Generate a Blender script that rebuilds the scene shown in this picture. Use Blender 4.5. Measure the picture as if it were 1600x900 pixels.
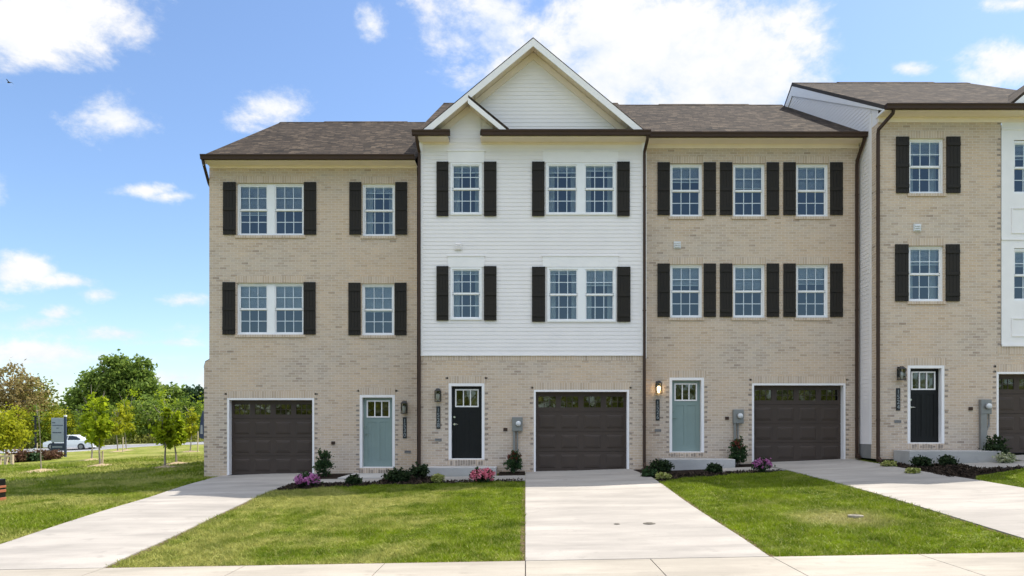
import bpy, math, random
import numpy as np
from mathutils import Vector
random.seed(7)
for o in list(bpy.data.objects): bpy.data.objects.remove(o)
sc = bpy.context.scene
COL = sc.collection
R = math.radians

# ------------------------------------------------------------------ camera, sky, sun, exposure
F = 1100.0; CX = 821.0; CY = 665.0; EYE = 1.7          # focal length and vanishing point, in 1600 px units
cam = bpy.data.cameras.new('camera'); camo = bpy.data.objects.new('camera', cam); COL.objects.link(camo)
camo.location = (0, 0, EYE); camo.rotation_euler = (R(90), 0, 0)
cam.sensor_width = 36; cam.lens = F/1600*36
cam.shift_x = -(CX-800)/1600; cam.shift_y = (CY-450)/1600
cam.clip_start = .1; cam.clip_end = 6000
sc.camera = camo

SUN = Vector((.52, .33, 1.0)).normalized()
EXPOSURE = 1.66
sc.view_settings.view_transform = 'Standard'; sc.view_settings.look = 'None'
sc.view_settings.exposure = EXPOSURE; sc.view_settings.gamma = 1; sc.view_settings.use_curve_mapping = False
sl = bpy.data.lights.new('sun', 'SUN'); sl.energy = 2.35; sl.angle = R(.5); sl.color = (1, .95, .86)
so = bpy.data.objects.new('sun', sl); COL.objects.link(so); so.rotation_euler = SUN.to_track_quat('Z', 'Y').to_euler()
so.location = (20, 20, 40)

w = bpy.data.worlds.new('World'); sc.world = w; w.use_nodes = True
nt = w.node_tree; N = nt.nodes; L = nt.links; N.clear()
def nd(t, **k):
    n = N.new(t)
    for a, b in k.items(): setattr(n, a, b)
    return n
def mth(op, a, b=None, c=None, clamp=False):
    n = nd('ShaderNodeMath', operation=op); n.use_clamp = clamp
    for i, v in enumerate((a, b, c)):
        if v is None: continue
        if isinstance(v, (int, float)): n.inputs[i].default_value = v
        else: L.new(v, n.inputs[i])
    return n.outputs[0]
sky = nd('ShaderNodeTexSky', sky_type='NISHITA'); sky.sun_disc = False
sky.sun_elevation = math.asin(SUN.z); sky.sun_rotation = math.atan2(SUN.x, SUN.y)
sky.air_density = 1.0; sky.dust_density = .6; sky.ozone_density = 3.0
tc = nd('ShaderNodeTexCoord'); sp = nd('ShaderNodeSeparateXYZ'); L.new(tc.outputs['Generated'], sp.inputs[0])
yy = mth('MAXIMUM', sp.outputs[1], .05)
u = mth('DIVIDE', sp.outputs[0], yy); v = mth('DIVIDE', sp.outputs[2], yy)
cb = nd('ShaderNodeCombineXYZ'); L.new(u, cb.inputs[0]); L.new(v, cb.inputs[1])
blobs = [(60,30,165,80,1),(20,60,90,60,1),(175,180,85,48,.9),(580,35,34,46,.75),(425,165,62,38,.85),(225,297,75,16,.55),(280,306,70,14,.5),(20,425,65,34,.9),
         (90,490,42,18,.8),(160,460,62,18,.7),(190,522,210,26,.75),(60,505,110,20,.75),(60,565,160,26,.65),(260,560,120,20,.6),(770,45,110,105,1),(860,110,110,80,.75),
         (975,95,160,125,1.3),(1100,110,170,115,1.35),(1180,145,110,60,1.2),(110,440,80,16,.75),(290,470,70,16,.7),(40,545,110,20,.8),(250,535,110,18,.8),(-40,480,80,22,.8),(60,552,230,30,.8),(280,590,180,26,.75),(1200,35,70,34,.75),(1585,105,80,40,.9),(1425,108,44,15,.7),(1590,5,90,20,.6),(1700,150,140,60,.9),
         (-150,300,200,60,.9),(1900,60,160,80,1),(1300,560,300,60,.7)]
acc = None
for bx_, by_, rx, ry, s in blobs:
    a = nd('ShaderNodeVectorMath', operation='SUBTRACT'); L.new(cb.outputs[0], a.inputs[0]); a.inputs[1].default_value = ((bx_-CX)/F, (CY-by_)/F, 0)
    b = nd('ShaderNodeVectorMath', operation='MULTIPLY'); L.new(a.outputs[0], b.inputs[0]); b.inputs[1].default_value = (F/rx, F/ry, 0)
    c = nd('ShaderNodeVectorMath', operation='LENGTH'); L.new(b.outputs[0], c.inputs[0])
    m = mth('SUBTRACT', s, c.outputs['Value'])
    acc = m if acc is None else mth('MAXIMUM', acc, m)
nz = nd('ShaderNodeTexNoise'); nz.inputs['Scale'].default_value = 10; nz.inputs['Detail'].default_value = 12; nz.inputs['Roughness'].default_value = .64
nz.inputs['Distortion'].default_value = .12
mpn = nd('ShaderNodeMapping'); mpn.inputs['Scale'].default_value = (1, 1, 1.5); L.new(tc.outputs['Generated'], mpn.inputs[0]); L.new(mpn.outputs[0], nz.inputs['Vector'])
nb = nd('ShaderNodeTexNoise'); nb.inputs['Scale'].default_value = 2.2; nb.inputs['Detail'].default_value = 8; nb.inputs['Roughness'].default_value = .58
L.new(mpn.outputs[0], nb.inputs['Vector'])
nc = mth('MULTIPLY', mth('SUBTRACT', nz.outputs[0], .5), 3.6)
front = mth('ADD', mth('ADD', acc, .02), nc)
fr = nd('ShaderNodeMapRange', interpolation_type='SMOOTHSTEP'); L.new(front, fr.inputs[0]); fr.inputs[1].default_value = -.12; fr.inputs[2].default_value = .85
bk = nd('ShaderNodeMapRange', interpolation_type='SMOOTHSTEP'); L.new(nb.outputs[0], bk.inputs[0]); bk.inputs[1].default_value = .40; bk.inputs[2].default_value = .55
side = nd('ShaderNodeMapRange'); L.new(sp.outputs[1], side.inputs[0]); side.inputs[1].default_value = .12; side.inputs[2].default_value = .3
mk = nd('ShaderNodeMix'); L.new(side.outputs[0], mk.inputs[0]); hz = nd('ShaderNodeMapRange', interpolation_type='SMOOTHSTEP'); L.new(sp.outputs[2], hz.inputs[0]); hz.inputs[1].default_value = .40; hz.inputs[2].default_value = .58
L.new(mth('MULTIPLY', bk.outputs[0], hz.outputs[0]), mk.inputs[2]); L.new(fr.outputs[0], mk.inputs[3])
sky_t = nd('ShaderNodeMix', data_type='RGBA', blend_type='MULTIPLY'); sky_t.inputs[0].default_value = 1
L.new(sky.outputs[0], sky_t.inputs[6]); sky_t.inputs[7].default_value = (1.04, 1.08, 1.14, 1)
cs = nd('ShaderNodeMapRange'); L.new(nz.outputs[0], cs.inputs[0]); cs.inputs[1].default_value = .42; cs.inputs[2].default_value = .62
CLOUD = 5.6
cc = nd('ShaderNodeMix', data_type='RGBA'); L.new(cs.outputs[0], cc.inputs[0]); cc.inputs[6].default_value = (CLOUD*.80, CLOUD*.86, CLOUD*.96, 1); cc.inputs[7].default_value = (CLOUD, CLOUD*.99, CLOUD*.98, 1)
mx = nd('ShaderNodeMix', data_type='RGBA'); L.new(mk.outputs[0], mx.inputs[0]); L.new(sky_t.outputs[2], mx.inputs[6]); bb = nd('ShaderNodeMapRange'); L.new(sp.outputs[1], bb.inputs[0]); bb.inputs[1].default_value = -.1; bb.inputs[2].default_value = .1; bb.inputs[3].default_value = 2.8; bb.inputs[4].default_value = 1.0   # unseen clouds behind the viewer, boosted to add fill light on the fronts
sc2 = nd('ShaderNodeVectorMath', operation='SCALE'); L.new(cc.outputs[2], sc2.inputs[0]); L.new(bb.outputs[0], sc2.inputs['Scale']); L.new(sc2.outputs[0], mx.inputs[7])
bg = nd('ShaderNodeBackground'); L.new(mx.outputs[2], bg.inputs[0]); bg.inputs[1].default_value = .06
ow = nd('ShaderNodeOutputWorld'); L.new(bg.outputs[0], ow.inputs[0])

# ------------------------------------------------------------------ materials
MATS = {}
class Mat:
    def __init__(s, name, rough=.6, metal=0, spec=.5):
        s.m = bpy.data.materials.new(name); s.m.use_nodes = True; s.t = s.m.node_tree; s.n = s.t.nodes; s.l = s.t.links
        s.p = s.n['Principled BSDF']; s.p.inputs['Roughness'].default_value = rough; s.p.inputs['Metallic'].default_value = metal
        s.p.inputs['Specular IOR Level'].default_value = spec
        MATS[name] = s.m
    def N(s, t, **k):
        n = s.n.new(t)
        for a, b in k.items(): setattr(n, a, b)
        return n
    def set(s, sock, v):
        if isinstance(v, (int, float)): sock.default_value = v
        elif isinstance(v, tuple): sock.default_value = v if len(v) != 3 or sock.type != 'RGBA' else v+(1,)
        else: s.l.new(v, sock)
    def math(s, op, a, b=0, clamp=False):
        n = s.N('ShaderNodeMath', operation=op); n.use_clamp = clamp; s.set(n.inputs[0], a); s.set(n.inputs[1], b); return n.outputs[0]
    def mix(s, f, a, b, bt='MIX'):
        n = s.N('ShaderNodeMix', data_type='RGBA', blend_type=bt); s.set(n.inputs[0], f); s.set(n.inputs[6], a); s.set(n.inputs[7], b); return n.outputs[2]
    def obj(s): return s.N('ShaderNodeTexCoord').outputs['Object']
    def pos(s): return s.N('ShaderNodeNewGeometry').outputs['Position']
    def noise(s, vec, scale, detail=4, rough=.55, sc3=None, dist=0):
        if sc3:
            m = s.N('ShaderNodeMapping'); s.l.new(vec, m.inputs[0]); m.inputs['Scale'].default_value = sc3; vec = m.outputs[0]
        n = s.N('ShaderNodeTexNoise'); s.l.new(vec, n.inputs['Vector']); n.inputs['Scale'].default_value = scale
        n.inputs['Detail'].default_value = detail; n.inputs['Roughness'].default_value = rough; n.inputs['Distortion'].default_value = dist
        return n.outputs[0]
    def ramp(s, f, stops, interp='LINEAR'):
        n = s.N('ShaderNodeValToRGB'); s.l.new(f, n.inputs[0]); e = n.color_ramp; e.interpolation = interp
        while len(e.elements) < len(stops): e.elements.new(.5)
        for el, (p, c) in zip(e.elements, stops): el.position = p; el.color = c+(1,) if len(c) == 3 else c
        return n.outputs[0]
    def rng(s, f, a, b, c=0, d=1):
        n = s.N('ShaderNodeMapRange'); s.l.new(f, n.inputs[0]); n.inputs[1].default_value = a; n.inputs[2].default_value = b; n.inputs[3].default_value = c; n.inputs[4].default_value = d
        return n.outputs[0]
    def color(s, v): s.set(s.p.inputs['Base Color'], v)
    def bump(s, h, strength=.3, dist=.01):
        n = s.N('ShaderNodeBump'); n.inputs['Strength'].default_value = strength; n.inputs['Distance'].default_value = dist
        s.l.new(h, n.inputs['Height']); s.l.new(n.outputs[0], s.p.inputs['Normal'])

def plain(name, col, rough=.5, metal=0, var=.12, scale=3, spec=.5, fine=40):
    """a colour with slight uneven weathering"""
    m = Mat(name, rough, metal, spec); p = m.obj()
    f = m.noise(p, scale, 5); g = m.noise(p, fine, 3)
    a = tuple(c*(1-var) for c in col); b = tuple(min(1, c*(1+var)) for c in col)
    c = m.mix(m.rng(f, .3, .7), a, b); c = m.mix(m.math('MULTIPLY', g, var), c, tuple(x*.8 for x in col))
    m.color(c); m.set(m.p.inputs['Roughness'], m.rng(f, .3, .7, rough*.88, min(1, rough*1.12)))
    return m.m

def brick_mat(name, soldier=False, dark=False):
    m = Mat(name, .9, 0, .25); o = m.obj()
    s = m.N('ShaderNodeSeparateXYZ'); m.l.new(o, s.inputs[0]); c = m.N('ShaderNodeCombineXYZ')
    h = m.math('ADD', s.outputs[0], s.outputs[1])
    if soldier: m.l.new(s.outputs[2], c.inputs[0]); m.l.new(h, c.inputs[1])
    else: m.l.new(h, c.inputs[0]); m.l.new(s.outputs[2], c.inputs[1])
    b = m.N('ShaderNodeTexBrick'); m.l.new(c.outputs[0], b.inputs['Vector'])
    b.inputs['Scale'].default_value = 1; b.inputs['Brick Width'].default_value = .208; b.inputs['Row Height'].default_value = .0705
    b.inputs['Mortar Size'].default_value = .0068; b.inputs['Mortar Smooth'].default_value = .2; b.inputs['Bias'].default_value = 0
    b.offset = 0 if soldier else .5
    b.inputs['Color1'].default_value = (0, 0, 0, 1); b.inputs['Color2'].default_value = (1, 1, 1, 1); b.inputs['Mortar'].default_value = (.5, .5, .5, 1)
    base = m.ramp(b.outputs['Color'], [(0, (.45, .345, .26)), (.2, (.55, .43, .325)), (.5, (.63, .505, .39)), (.78, (.55, .445, .355)), (.965, (.46, .35, .265)), (.985, (.34, .26, .20)), (1, (.25, .19, .15))])
    big = m.noise(o, .45, 4, .6); med = m.noise(o, 2.6, 4, .6, (1, 1, 3)); fine = m.noise(o, 38, 5, .75)
    base = m.mix(m.rng(big, .40, .60, 0, .6), base, (.70, .49, .31))
    base = m.mix(m.rng(med, .45, .75, 0, .4), base, (.55, .43, .355))
    base = m.mix(m.rng(fine, .35, .7, 0, .32), base, (.34, .265, .205))
    col = m.mix(b.outputs['Fac'], base, (.70, .61, .51))
    m.color(col)
    hh = m.math('ADD', m.math('MULTIPLY', b.outputs['Fac'], -1), m.math('MULTIPLY', fine, .35)); m.bump(hh, 1.0, .008)
    return m.m
brick_mat('brick'); brick_mat('brick_soldier', True)
plain('roof_edge', (.05, .04, .034), .9)
plain('dark_brick', (.31, .25, .20), .9, var=.4, scale=6)

def shingle_mat(name, swap=False):
    m = Mat(name, .95, 0, .15); o = m.obj(); s = m.N('ShaderNodeSeparateXYZ'); m.l.new(o, s.inputs[0]); c = m.N('ShaderNodeCombineXYZ')
    m.l.new(s.outputs[1 if swap else 0], c.inputs[0]); m.l.new(m.math('MULTIPLY', s.outputs[0 if swap else 1], 1.25 if swap else 1.15), c.inputs[1])
    b = m.N('ShaderNodeTexBrick'); m.l.new(c.outputs[0], b.inputs['Vector']); b.inputs['Scale'].default_value = 1
    b.inputs['Brick Width'].default_value = .24; b.inputs['Row Height'].default_value = .15; b.inputs['Mortar Size'].default_value = .008; b.inputs['Mortar Smooth'].default_value = .1
    b.offset = .37; b.squash = .7; b.squash_frequency = 3
    b.inputs['Color1'].default_value = (0, 0, 0, 1); b.inputs['Color2'].default_value = (1, 1, 1, 1)
    base = m.ramp(b.outputs['Color'], [(0, (.008, .006, .004)), (.3, (.030, .021, .014)), (.7, (.058, .042, .029)), (1, (.135, .10, .068))])
    n1 = m.noise(o, 90, 3, .8); n2 = m.noise(o, .9, 4)
    base = m.mix(m.rng(n1, .35, .65, 0, .6), base, (.034, .026, .020)); base = m.mix(m.rng(n2, .4, .65, 0, .35), base, (.072, .053, .038))
    col = m.mix(b.outputs['Fac'], base, (.018, .015, .013)); m.color(col)
    m.bump(m.math('ADD', m.math('MULTIPLY', b.outputs['Fac'], -1), m.math('MULTIPLY', b.outputs['Color'], .6)), .9, .012)
    return m.m
shingle_mat('shingle'); shingle_mat('shingle_cross', True)

plain('siding', (.79, .735, .71), .55, var=.03, scale=1.2)
plain('trim_white', (.82, .775, .75), .45, var=.03)
plain('soffit', (.80, .69, .60), .6, var=.04)
plain('pvc', (.82, .80, .79), .35, var=.03)
plain('muntin', (.62, .67, .70), .4, var=.03)
plain('bronze', (.050, .028, .018), .6, var=.12, spec=.25)
plain('shutter', (.024, .020, .016), .65, var=.15, spec=.2)
plain('door_green', (.205, .27, .25), .38, var=.04)
plain('door_black', (.008, .008, .008), .45, var=.1, spec=.25)
plain('garage_brown', (.058, .041, .031), .6, var=.08, spec=.3)
plain('garage_line', (.03, .023, .02), .6)
plain('block_grey', (.22, .21, .20), .9, var=.12)
plain('metal_grey', (.24, .235, .225), .4, .4, var=.08)
plain('chrome', (.7, .69, .66), .22, 1, var=.05)
plain('black_metal', (.012, .012, .013), .4, .3)
plain('blind', (.78, .79, .77), .6, var=.02)
plain('curtain', (.5, .52, .52), .8, var=.06, scale=8)
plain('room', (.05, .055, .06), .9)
plain('vent_white', (.62, .62, .61), .5)
plain('sign_black', (.012, .013, .014), .45)
plain('sign_digit', (.26, .28, .285), .5)
plain('rubber', (.02, .02, .02), .8)
plain('board_grey', (.30, .34, .40), .55, var=.05)
plain('board_navy', (.022, .035, .075), .5)
plain('wood_stake', (.50, .40, .27), .85, var=.2, scale=12)
plain('orange_paint', (.36, .12, .055), .6, var=.15)
plain('cast_iron', (.16, .14, .11), .8, .1, var=.3, scale=30)
plain('plastic_lid', (.26, .23, .18), .7)
plain('white_paint', (.7, .7, .68), .7)
plain('bird_dark', (.03, .03, .035), .7)
plain('flag_navy', (.03, .045, .11), .7)
plain('flag_grey', (.30, .32, .38), .7)
m = Mat('car_paint', .25); m.color((.78, .79, .80)); m.p.inputs['Coat Weight'].default_value = .5
m = Mat('car_glass', .05); m.color((.02, .025, .03))

m = Mat('bulb', .4); m.color((.9, .8, .6)); m.p.inputs['Emission Color'].default_value = (1, .72, .36, 1); m.p.inputs['Emission Strength'].default_value = 1.5
m = Mat('lamp_off', .3); m.color((.62, .60, .56))

def glass_mat(name, tint, refl, rough=0.0):
    m = Mat(name); m.n.remove(m.p)
    tr = m.N('ShaderNodeBsdfTransparent'); tr.inputs[0].default_value = tint+(1,)
    gl = m.N('ShaderNodeBsdfGlossy'); gl.inputs['Roughness'].default_value = rough; gl.inputs[0].default_value = (.90, .95, .93, 1)
    bp = m.N('ShaderNodeBump'); bp.inputs['Strength'].default_value = .06; bp.inputs['Distance'].default_value = .02
    m.l.new(m.noise(m.pos(), 3.0, 1), bp.inputs['Height']); m.l.new(bp.outputs[0], gl.inputs['Normal'])
    fr = m.N('ShaderNodeFresnel'); fr.inputs[0].default_value = 1.5
    f = m.math('ADD', fr.outputs[0], refl, True)
    mx = m.N('ShaderNodeMixShader'); m.l.new(f, mx.inputs[0]); m.l.new(tr.outputs[0], mx.inputs[1]); m.l.new(gl.outputs[0], mx.inputs[2])
    m.l.new(mx.outputs[0], m.n['Material Output'].inputs[0]); return m.m
glass_mat('glass', (.88, .94, .94), .075); glass_mat('door_glass', (.10, .10, .06), .10, .03); glass_mat('lamp_glass', (.9, .9, .88), .02)

def concrete(name, col, warm, sc_=1.0):
    m = Mat(name, .9, 0, .25); p = m.pos()
    a = m.noise(p, .35, 5, .6); b = m.noise(p, 1.1, 5, .65, (.35, 1.6, 1)); c = m.noise(p, 45, 4, .7); d = m.noise(p, 3.5, 3)
    x = m.mix(m.rng(a, .3, .7), tuple(k*.88 for k in col), warm); x = m.mix(m.rng(b, .40, .68, 0, 1.0), x, tuple(k*.72 for k in col))
    x = m.mix(m.rng(c, .4, .75, 0, .35), x, tuple(k*.7 for k in col)); x = m.mix(m.rng(d, .60, .74, 0, .6), x, tuple(k*.7 for k in col))
    m.color(x); m.bump(m.math('ADD', c, m.math('MULTIPLY', m.noise(p, 12, 2, .5, (.3, 4, 1)), .6)), .25, .004); return m.m
concrete('concrete', (.35, .32, .285), (.42, .38, .335)); concrete('concrete_walk', (.36, .32, .265), (.42, .375, .31)); concrete('concrete_step', (.46, .435, .405), (.52, .49, .455))
m = Mat('joint', .95); m.color((.12, .10, .085))
m = Mat('asphalt', .9, 0, .2); p = m.pos(); m.color(m.mix(m.rng(m.noise(p, 60, 3), .3, .7), (.045, .045, .047), (.075, .073, .07))); m.bump(m.noise(p, 120, 2), .3, .004)
m = Mat('road_grey', .9, 0, .3); p = m.pos(); m.color(m.mix(m.rng(m.noise(p, 2, 4), .3, .7), (.17, .17, .185), (.24, .235, .24)))
m = Mat('mulch', .98, 0, .05); p = m.pos()
m.color(m.mix(m.rng(m.noise(p, 38, 4, .8), .35, .7), (.012, .009, .007), (.05, .035, .026))); m.bump(m.noise(p, 30, 4, .8), 1, .04)
m = Mat('soil', .98, 0, .05); p = m.pos(); m.color(m.mix(m.rng(m.noise(p, 30, 4, .8), .35, .7), (.06, .042, .025), (.20, .15, .085))); m.bump(m.noise(p, 40, 4, .8), .8, .02)
m = Mat('straw', .98, 0, .05); p = m.pos(); m.color(m.mix(m.rng(m.noise(p, 22, 4, .8), .3, .7), (.26, .19, .11), (.46, .36, .23))); m.bump(m.noise(p, 25, 4, .8), .8, .03)

def grass_color(m, dry):
    p = m.pos()
    a = m.noise(p, .42, 5, .62, None, .5); b = m.noise(p, 1.7, 4, .6); c = m.noise(p, 14, 3, .7)
    g = m.mix(m.rng(b, .32, .68), (.10, .16, .005), (.27, .36, .008))
    s = m.N('ShaderNodeSeparateXYZ'); m.l.new(p, s.inputs[0])
    # the worn, drier lawns lie to the left of the middle drive
    left = m.math('ADD', m.rng(s.outputs[0], -1.2, -3.2, -.05, .115), m.rng(s.outputs[0], -6.5, -8, 0, -.05))
    yel = m.math('ADD', m.math('ADD', a, left), .015); yel = m.math('ADD', yel, m.math('MULTIPLY', m.math('SUBTRACT', b, .5), .35))
    g = m.mix(m.rng(yel, .52, .66, 0, .8), g, (.48, .45, .14))
    g = m.mix(m.rng(c, .48, .72, 0, .55), g, (.40, .38, .10)); g = m.mix(m.rng(m.noise(p, 5.5, 4, .7), .46, .62, 0, .5), g, (.12, .17, .012))
    # a dry round patch round the utility lid
    v = m.N('ShaderNodeVectorMath', operation='DISTANCE'); m.l.new(p, v.inputs[0]); v.inputs[1].default_value = (5.2, 11.55, .15)
    g = m.mix(m.rng(m.math('ADD', v.outputs['Value'], m.math('MULTIPLY', c, .5)), .55, 1.25, .75, 0), g, (.48, .42, .18))
    return g
m = Mat('grass_ground', .95, 0, .1); g = grass_color(m, 0); m.color(m.mix(.5, g, (.12, .105, .04))); m.bump(m.noise(m.pos(), 30, 4, .8), .8, .05)
def leafy(name, fn, transl=.35, rough=.6):
    m = Mat(name, rough, 0, .12); c = fn(m); m.color(c)
    t = m.N('ShaderNodeBsdfTranslucent'); m.set(t.inputs[0], c)
    mx = m.N('ShaderNodeMixShader'); mx.inputs[0].default_value = transl; m.l.new(m.p.outputs[0], mx.inputs[1]); m.l.new(t.outputs[0], mx.inputs[2])
    m.l.new(mx.outputs[0], m.n['Material Output'].inputs[0]); return m.m
def blade_col(m):
    g = grass_color(m, 0); r = m.N('ShaderNodeNewGeometry').outputs['Random Per Island']
    g = m.mix(m.rng(r, .0, 1, 0, .55), g, m.mix(1, g, (.45, .5, .4), 'MULTIPLY')); return m.mix(m.rng(r, .88, 1, 0, .8), g, (.50, .46, .16))
leafy('grass_blade', blade_col, .4, .5)
def lf(*cols):
    def fn(m):
        r = m.N('ShaderNodeNewGeometry').outputs['Random Per Island']
        n = m.noise(m.obj(), .5, 3)
        c = m.ramp(r, [(i/(len(cols)-1), k) for i, k in enumerate(cols)])
        return m.mix(m.rng(n, .35, .65, 0, .5), c, cols[0])
    return fn
leafy('leaf_green', lf((.11, .17, .03), (.20, .28, .05), (.31, .39, .08)), .5)
leafy('leaf_yellow', lf((.22, .24, .014), (.36, .38, .018), (.50, .48, .03)), .5)
leafy('leaf_lime', lf((.20, .27, .012), (.34, .42, .016), (.48, .54, .03)), .55)
leafy('leaf_spring', lf((.10, .16, .02), (.18, .25, .03), (.28, .34, .05)), .45)
leafy('mulch_chip', lf((.012, .009, .006), (.045, .03, .02), (.10, .07, .05)), .02, .95)
leafy('leaf_olive', lf((.14, .16, .03), (.24, .25, .045), (.34, .32, .07)))
leafy('leaf_brown', lf((.22, .16, .06), (.32, .24, .09), (.30, .27, .10)))
leafy('leaf_dark', lf((.014, .028, .010), (.026, .045, .015), (.055, .08, .025)), .15)
leafy('leaf_pine', lf((.02, .045, .018), (.04, .075, .025), (.06, .10, .03)), .2)
leafy('leaf_red', lf((.12, .03, .02), (.20, .05, .035), (.10, .06, .02)), .3)
leafy('leaf_rust', lf((.10, .045, .03), (.16, .085, .05), (.12, .10, .04)), .3)
leafy('leaf_varieg', lf((.16, .20, .03), (.42, .42, .12), (.62, .58, .28)), .3)
leafy('leaf_pale', lf((.22, .26, .11), (.45, .46, .28), (.66, .62, .46)), .3)
leafy('petal_pink', lf((.62, .12, .20), (.80, .24, .32), (.88, .46, .48)), .3)
leafy('petal_mauve', lf((.42, .11, .30), (.60, .22, .46), (.72, .36, .58)), .3)
plain('bark', (.13, .10, .075), .95, var=.3, scale=9); plain('bark_pale', (.28, .24, .19), .95, var=.25, scale=9)
M = MATS

# ------------------------------------------------------------------ object helpers
def wloc(o):
    v = Vector((0, 0, 0))
    while o is not None: v = v + o.location; o = o.parent
    return v
def tag(o, label=None, cat=None, group=None, kind=None):
    if label: o['label'] = label
    if cat: o['category'] = cat
    if group: o['group'] = group
    if kind: o['kind'] = kind
    return o
def thing(name, loc, label, cat, group=None):
    o = bpy.data.objects.new(name, None); COL.objects.link(o); o.location = loc; o.empty_display_size = .1
    return tag(o, label, cat, group)
def copy_tree(o, parent=None):
    c = o.copy(); COL.objects.link(c); c.parent = parent
    for ch in list(o.children): copy_tree(ch, c)
    return c
class MB:
    def __init__(s): s.v = []; s.f = []; s.mi = []
    def poly(s, pts, mi=0):
        n = len(s.v); s.v += [tuple(p) for p in pts]; s.f.append(tuple(range(n, n+len(pts)))); s.mi.append(mi)
    def box(s, x0, x1, y0, y1, z0, z1, mi=0):
        n = len(s.v); s.v += [(x0,y0,z0),(x1,y0,z0),(x1,y1,z0),(x0,y1,z0),(x0,y0,z1),(x1,y0,z1),(x1,y1,z1),(x0,y1,z1)]
        for q in ((0,3,2,1),(4,5,6,7),(0,1,5,4),(1,2,6,5),(2,3,7,6),(3,0,4,7)): s.f.append(tuple(n+i for i in q)); s.mi.append(mi)
    def frustum(s, x0, x1, z0, z1, yb, yf, inset, mi=0):
        a = [(x0,yb,z0),(x1,yb,z0),(x1,yb,z1),(x0,yb,z1)]; i = inset
        b = [(x0+i,yf,z0+i),(x1-i,yf,z0+i),(x1-i,yf,z1-i),(x0+i,yf,z1-i)]
        s.poly(b, mi)
        for k in range(4): s.poly([a[k], a[(k+1)%4], b[(k+1)%4], b[k]], mi)
    def extrude(s, prof, axis, a, b, mi=0):
        """prof: 2-D polygon; axis 'x' -> prof is (y,z); 'y' -> (x,z); 'z' -> (x,y)"""
        def P(p, t): return (t, p[0], p[1]) if axis == 'x' else ((p[0], t, p[1]) if axis == 'y' else (p[0], p[1], t))
        A = [P(p, a) for p in prof]; B = [P(p, b) for p in prof]; k = len(prof)
        n = len(s.v); s.v += A+B
        s.f.append(tuple(range(n, n+k))); s.mi.append(mi); s.f.append(tuple(range(n+2*k-1, n+k-1, -1))); s.mi.append(mi)
        for i in range(k): s.f.append((n+i, n+k+i, n+k+(i+1)%k, n+(i+1)%k)); s.mi.append(mi)
    def tube(s, pts, rad, seg=8, mi=0, cap=True):
        pts = [Vector(p) for p in pts]; rad = rad if isinstance(rad, (list, tuple)) else [rad]*len(pts); rings = []
        for i, p in enumerate(pts):
            d = (pts[min(i+1, len(pts)-1)] - pts[max(i-1, 0)]).normalized()
            a = d.cross(Vector((0, 0, 1)));
            if a.length < .1: a = d.cross(Vector((0, 1, 0)))
            a.normalize(); b = d.cross(a); n = len(s.v)
            for k in range(seg):
                t = 2*math.pi*(k+.5)/seg; s.v.append(tuple(p + (a*math.cos(t)+b*math.sin(t))*rad[i]))
            rings.append(n)
        for i in range(len(rings)-1):
            for k in range(seg): s.f.append((rings[i]+k, rings[i]+(k+1)%seg, rings[i+1]+(k+1)%seg, rings[i+1]+k)); s.mi.append(mi)
        if cap:
            s.f.append(tuple(rings[0]+k for k in range(seg-1, -1, -1))); s.mi.append(mi); s.f.append(tuple(rings[-1]+k for k in range(seg))); s.mi.append(mi)
    def build(s, name, mat, parent=None, origin=None, smooth=False):
        base = wloc(parent) if parent else Vector((0, 0, 0))
        org = Vector(origin) if origin is not None else base
        me = bpy.data.meshes.new(name); me.from_pydata([(x-org.x, y-org.y, z-org.z) for x, y, z in s.v], [], s.f)
        for mt in (mat if isinstance(mat, (list, tuple)) else [mat]): me.materials.append(M[mt])
        me.polygons.foreach_set('material_index', s.mi)
        if smooth: me.polygons.foreach_set('use_smooth', [True]*len(s.f))
        me.update(); o = bpy.data.objects.new(name, me); COL.objects.link(o); o.parent = parent; o.location = org-base
        return o
def bevel(o, w_=.01, seg=2):
    b = o.modifiers.new('bevel', 'BEVEL'); b.width = w_; b.segments = seg; b.limit_method = 'ANGLE'; return o

# ------------------------------------------------------------------ terrain
def interp(x, xs, ys): return np.interp(x, xs, ys)
def zs(x): return -.043 + .017*np.clip(x, -25, 25)
Y_WALK0, Y_WALK1 = 7.4, 8.92
def terr(x, y):
    x = np.asarray(x, float); y = np.asarray(y, float)
    zb = interp(x, [-60,-30,-12,-7.3,1.5,7.9,14.5,25,60], [-1.2,-.45,.10,.28,.424,.67,.98,1.35,1.6])
    z66 = interp(x, [-90,-46,-30,-10,40], [-2.4,-.88,-.1,.6,1.5]); z74 = interp(x, [-90,-46,-30,-10,40], [-1.9,-.52,.22,1.0,2.0])
    t = np.clip((y-Y_WALK1)/(19.8-Y_WALK1), 0, 1)
    z = zs(x)*(1-t) + zb*t
    t2 = np.clip((y-21)/45, 0, 1); z = np.where(y > 21, zb*(1-t2)+z66*t2, z)
    t3 = np.clip((y-66)/8, 0, 1); z = np.where(y > 66, z66*(1-t3)+z74*t3, z)
    t4 = np.clip((y-74)/40, 0, 1); z = np.where(y > 74, z74+t4*.6, z)
    z = z + .03*np.sin(x*.35+1)*np.sin(y*.22)*np.clip((y-22)/8, 0, 1)*np.clip(-(x+9)/3, 0, 1)*4
    z = z + .012*np.sin(x*1.3)*np.cos(y*.9+1)*np.clip((y-9)/1, 0, 1)*np.clip((17-y)/1, 0, 1)
    z = np.where((y < 6.0) & (y > -3.4), z-.22, z)
    return z
def tz(x, y): return float(terr(x, y))

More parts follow.
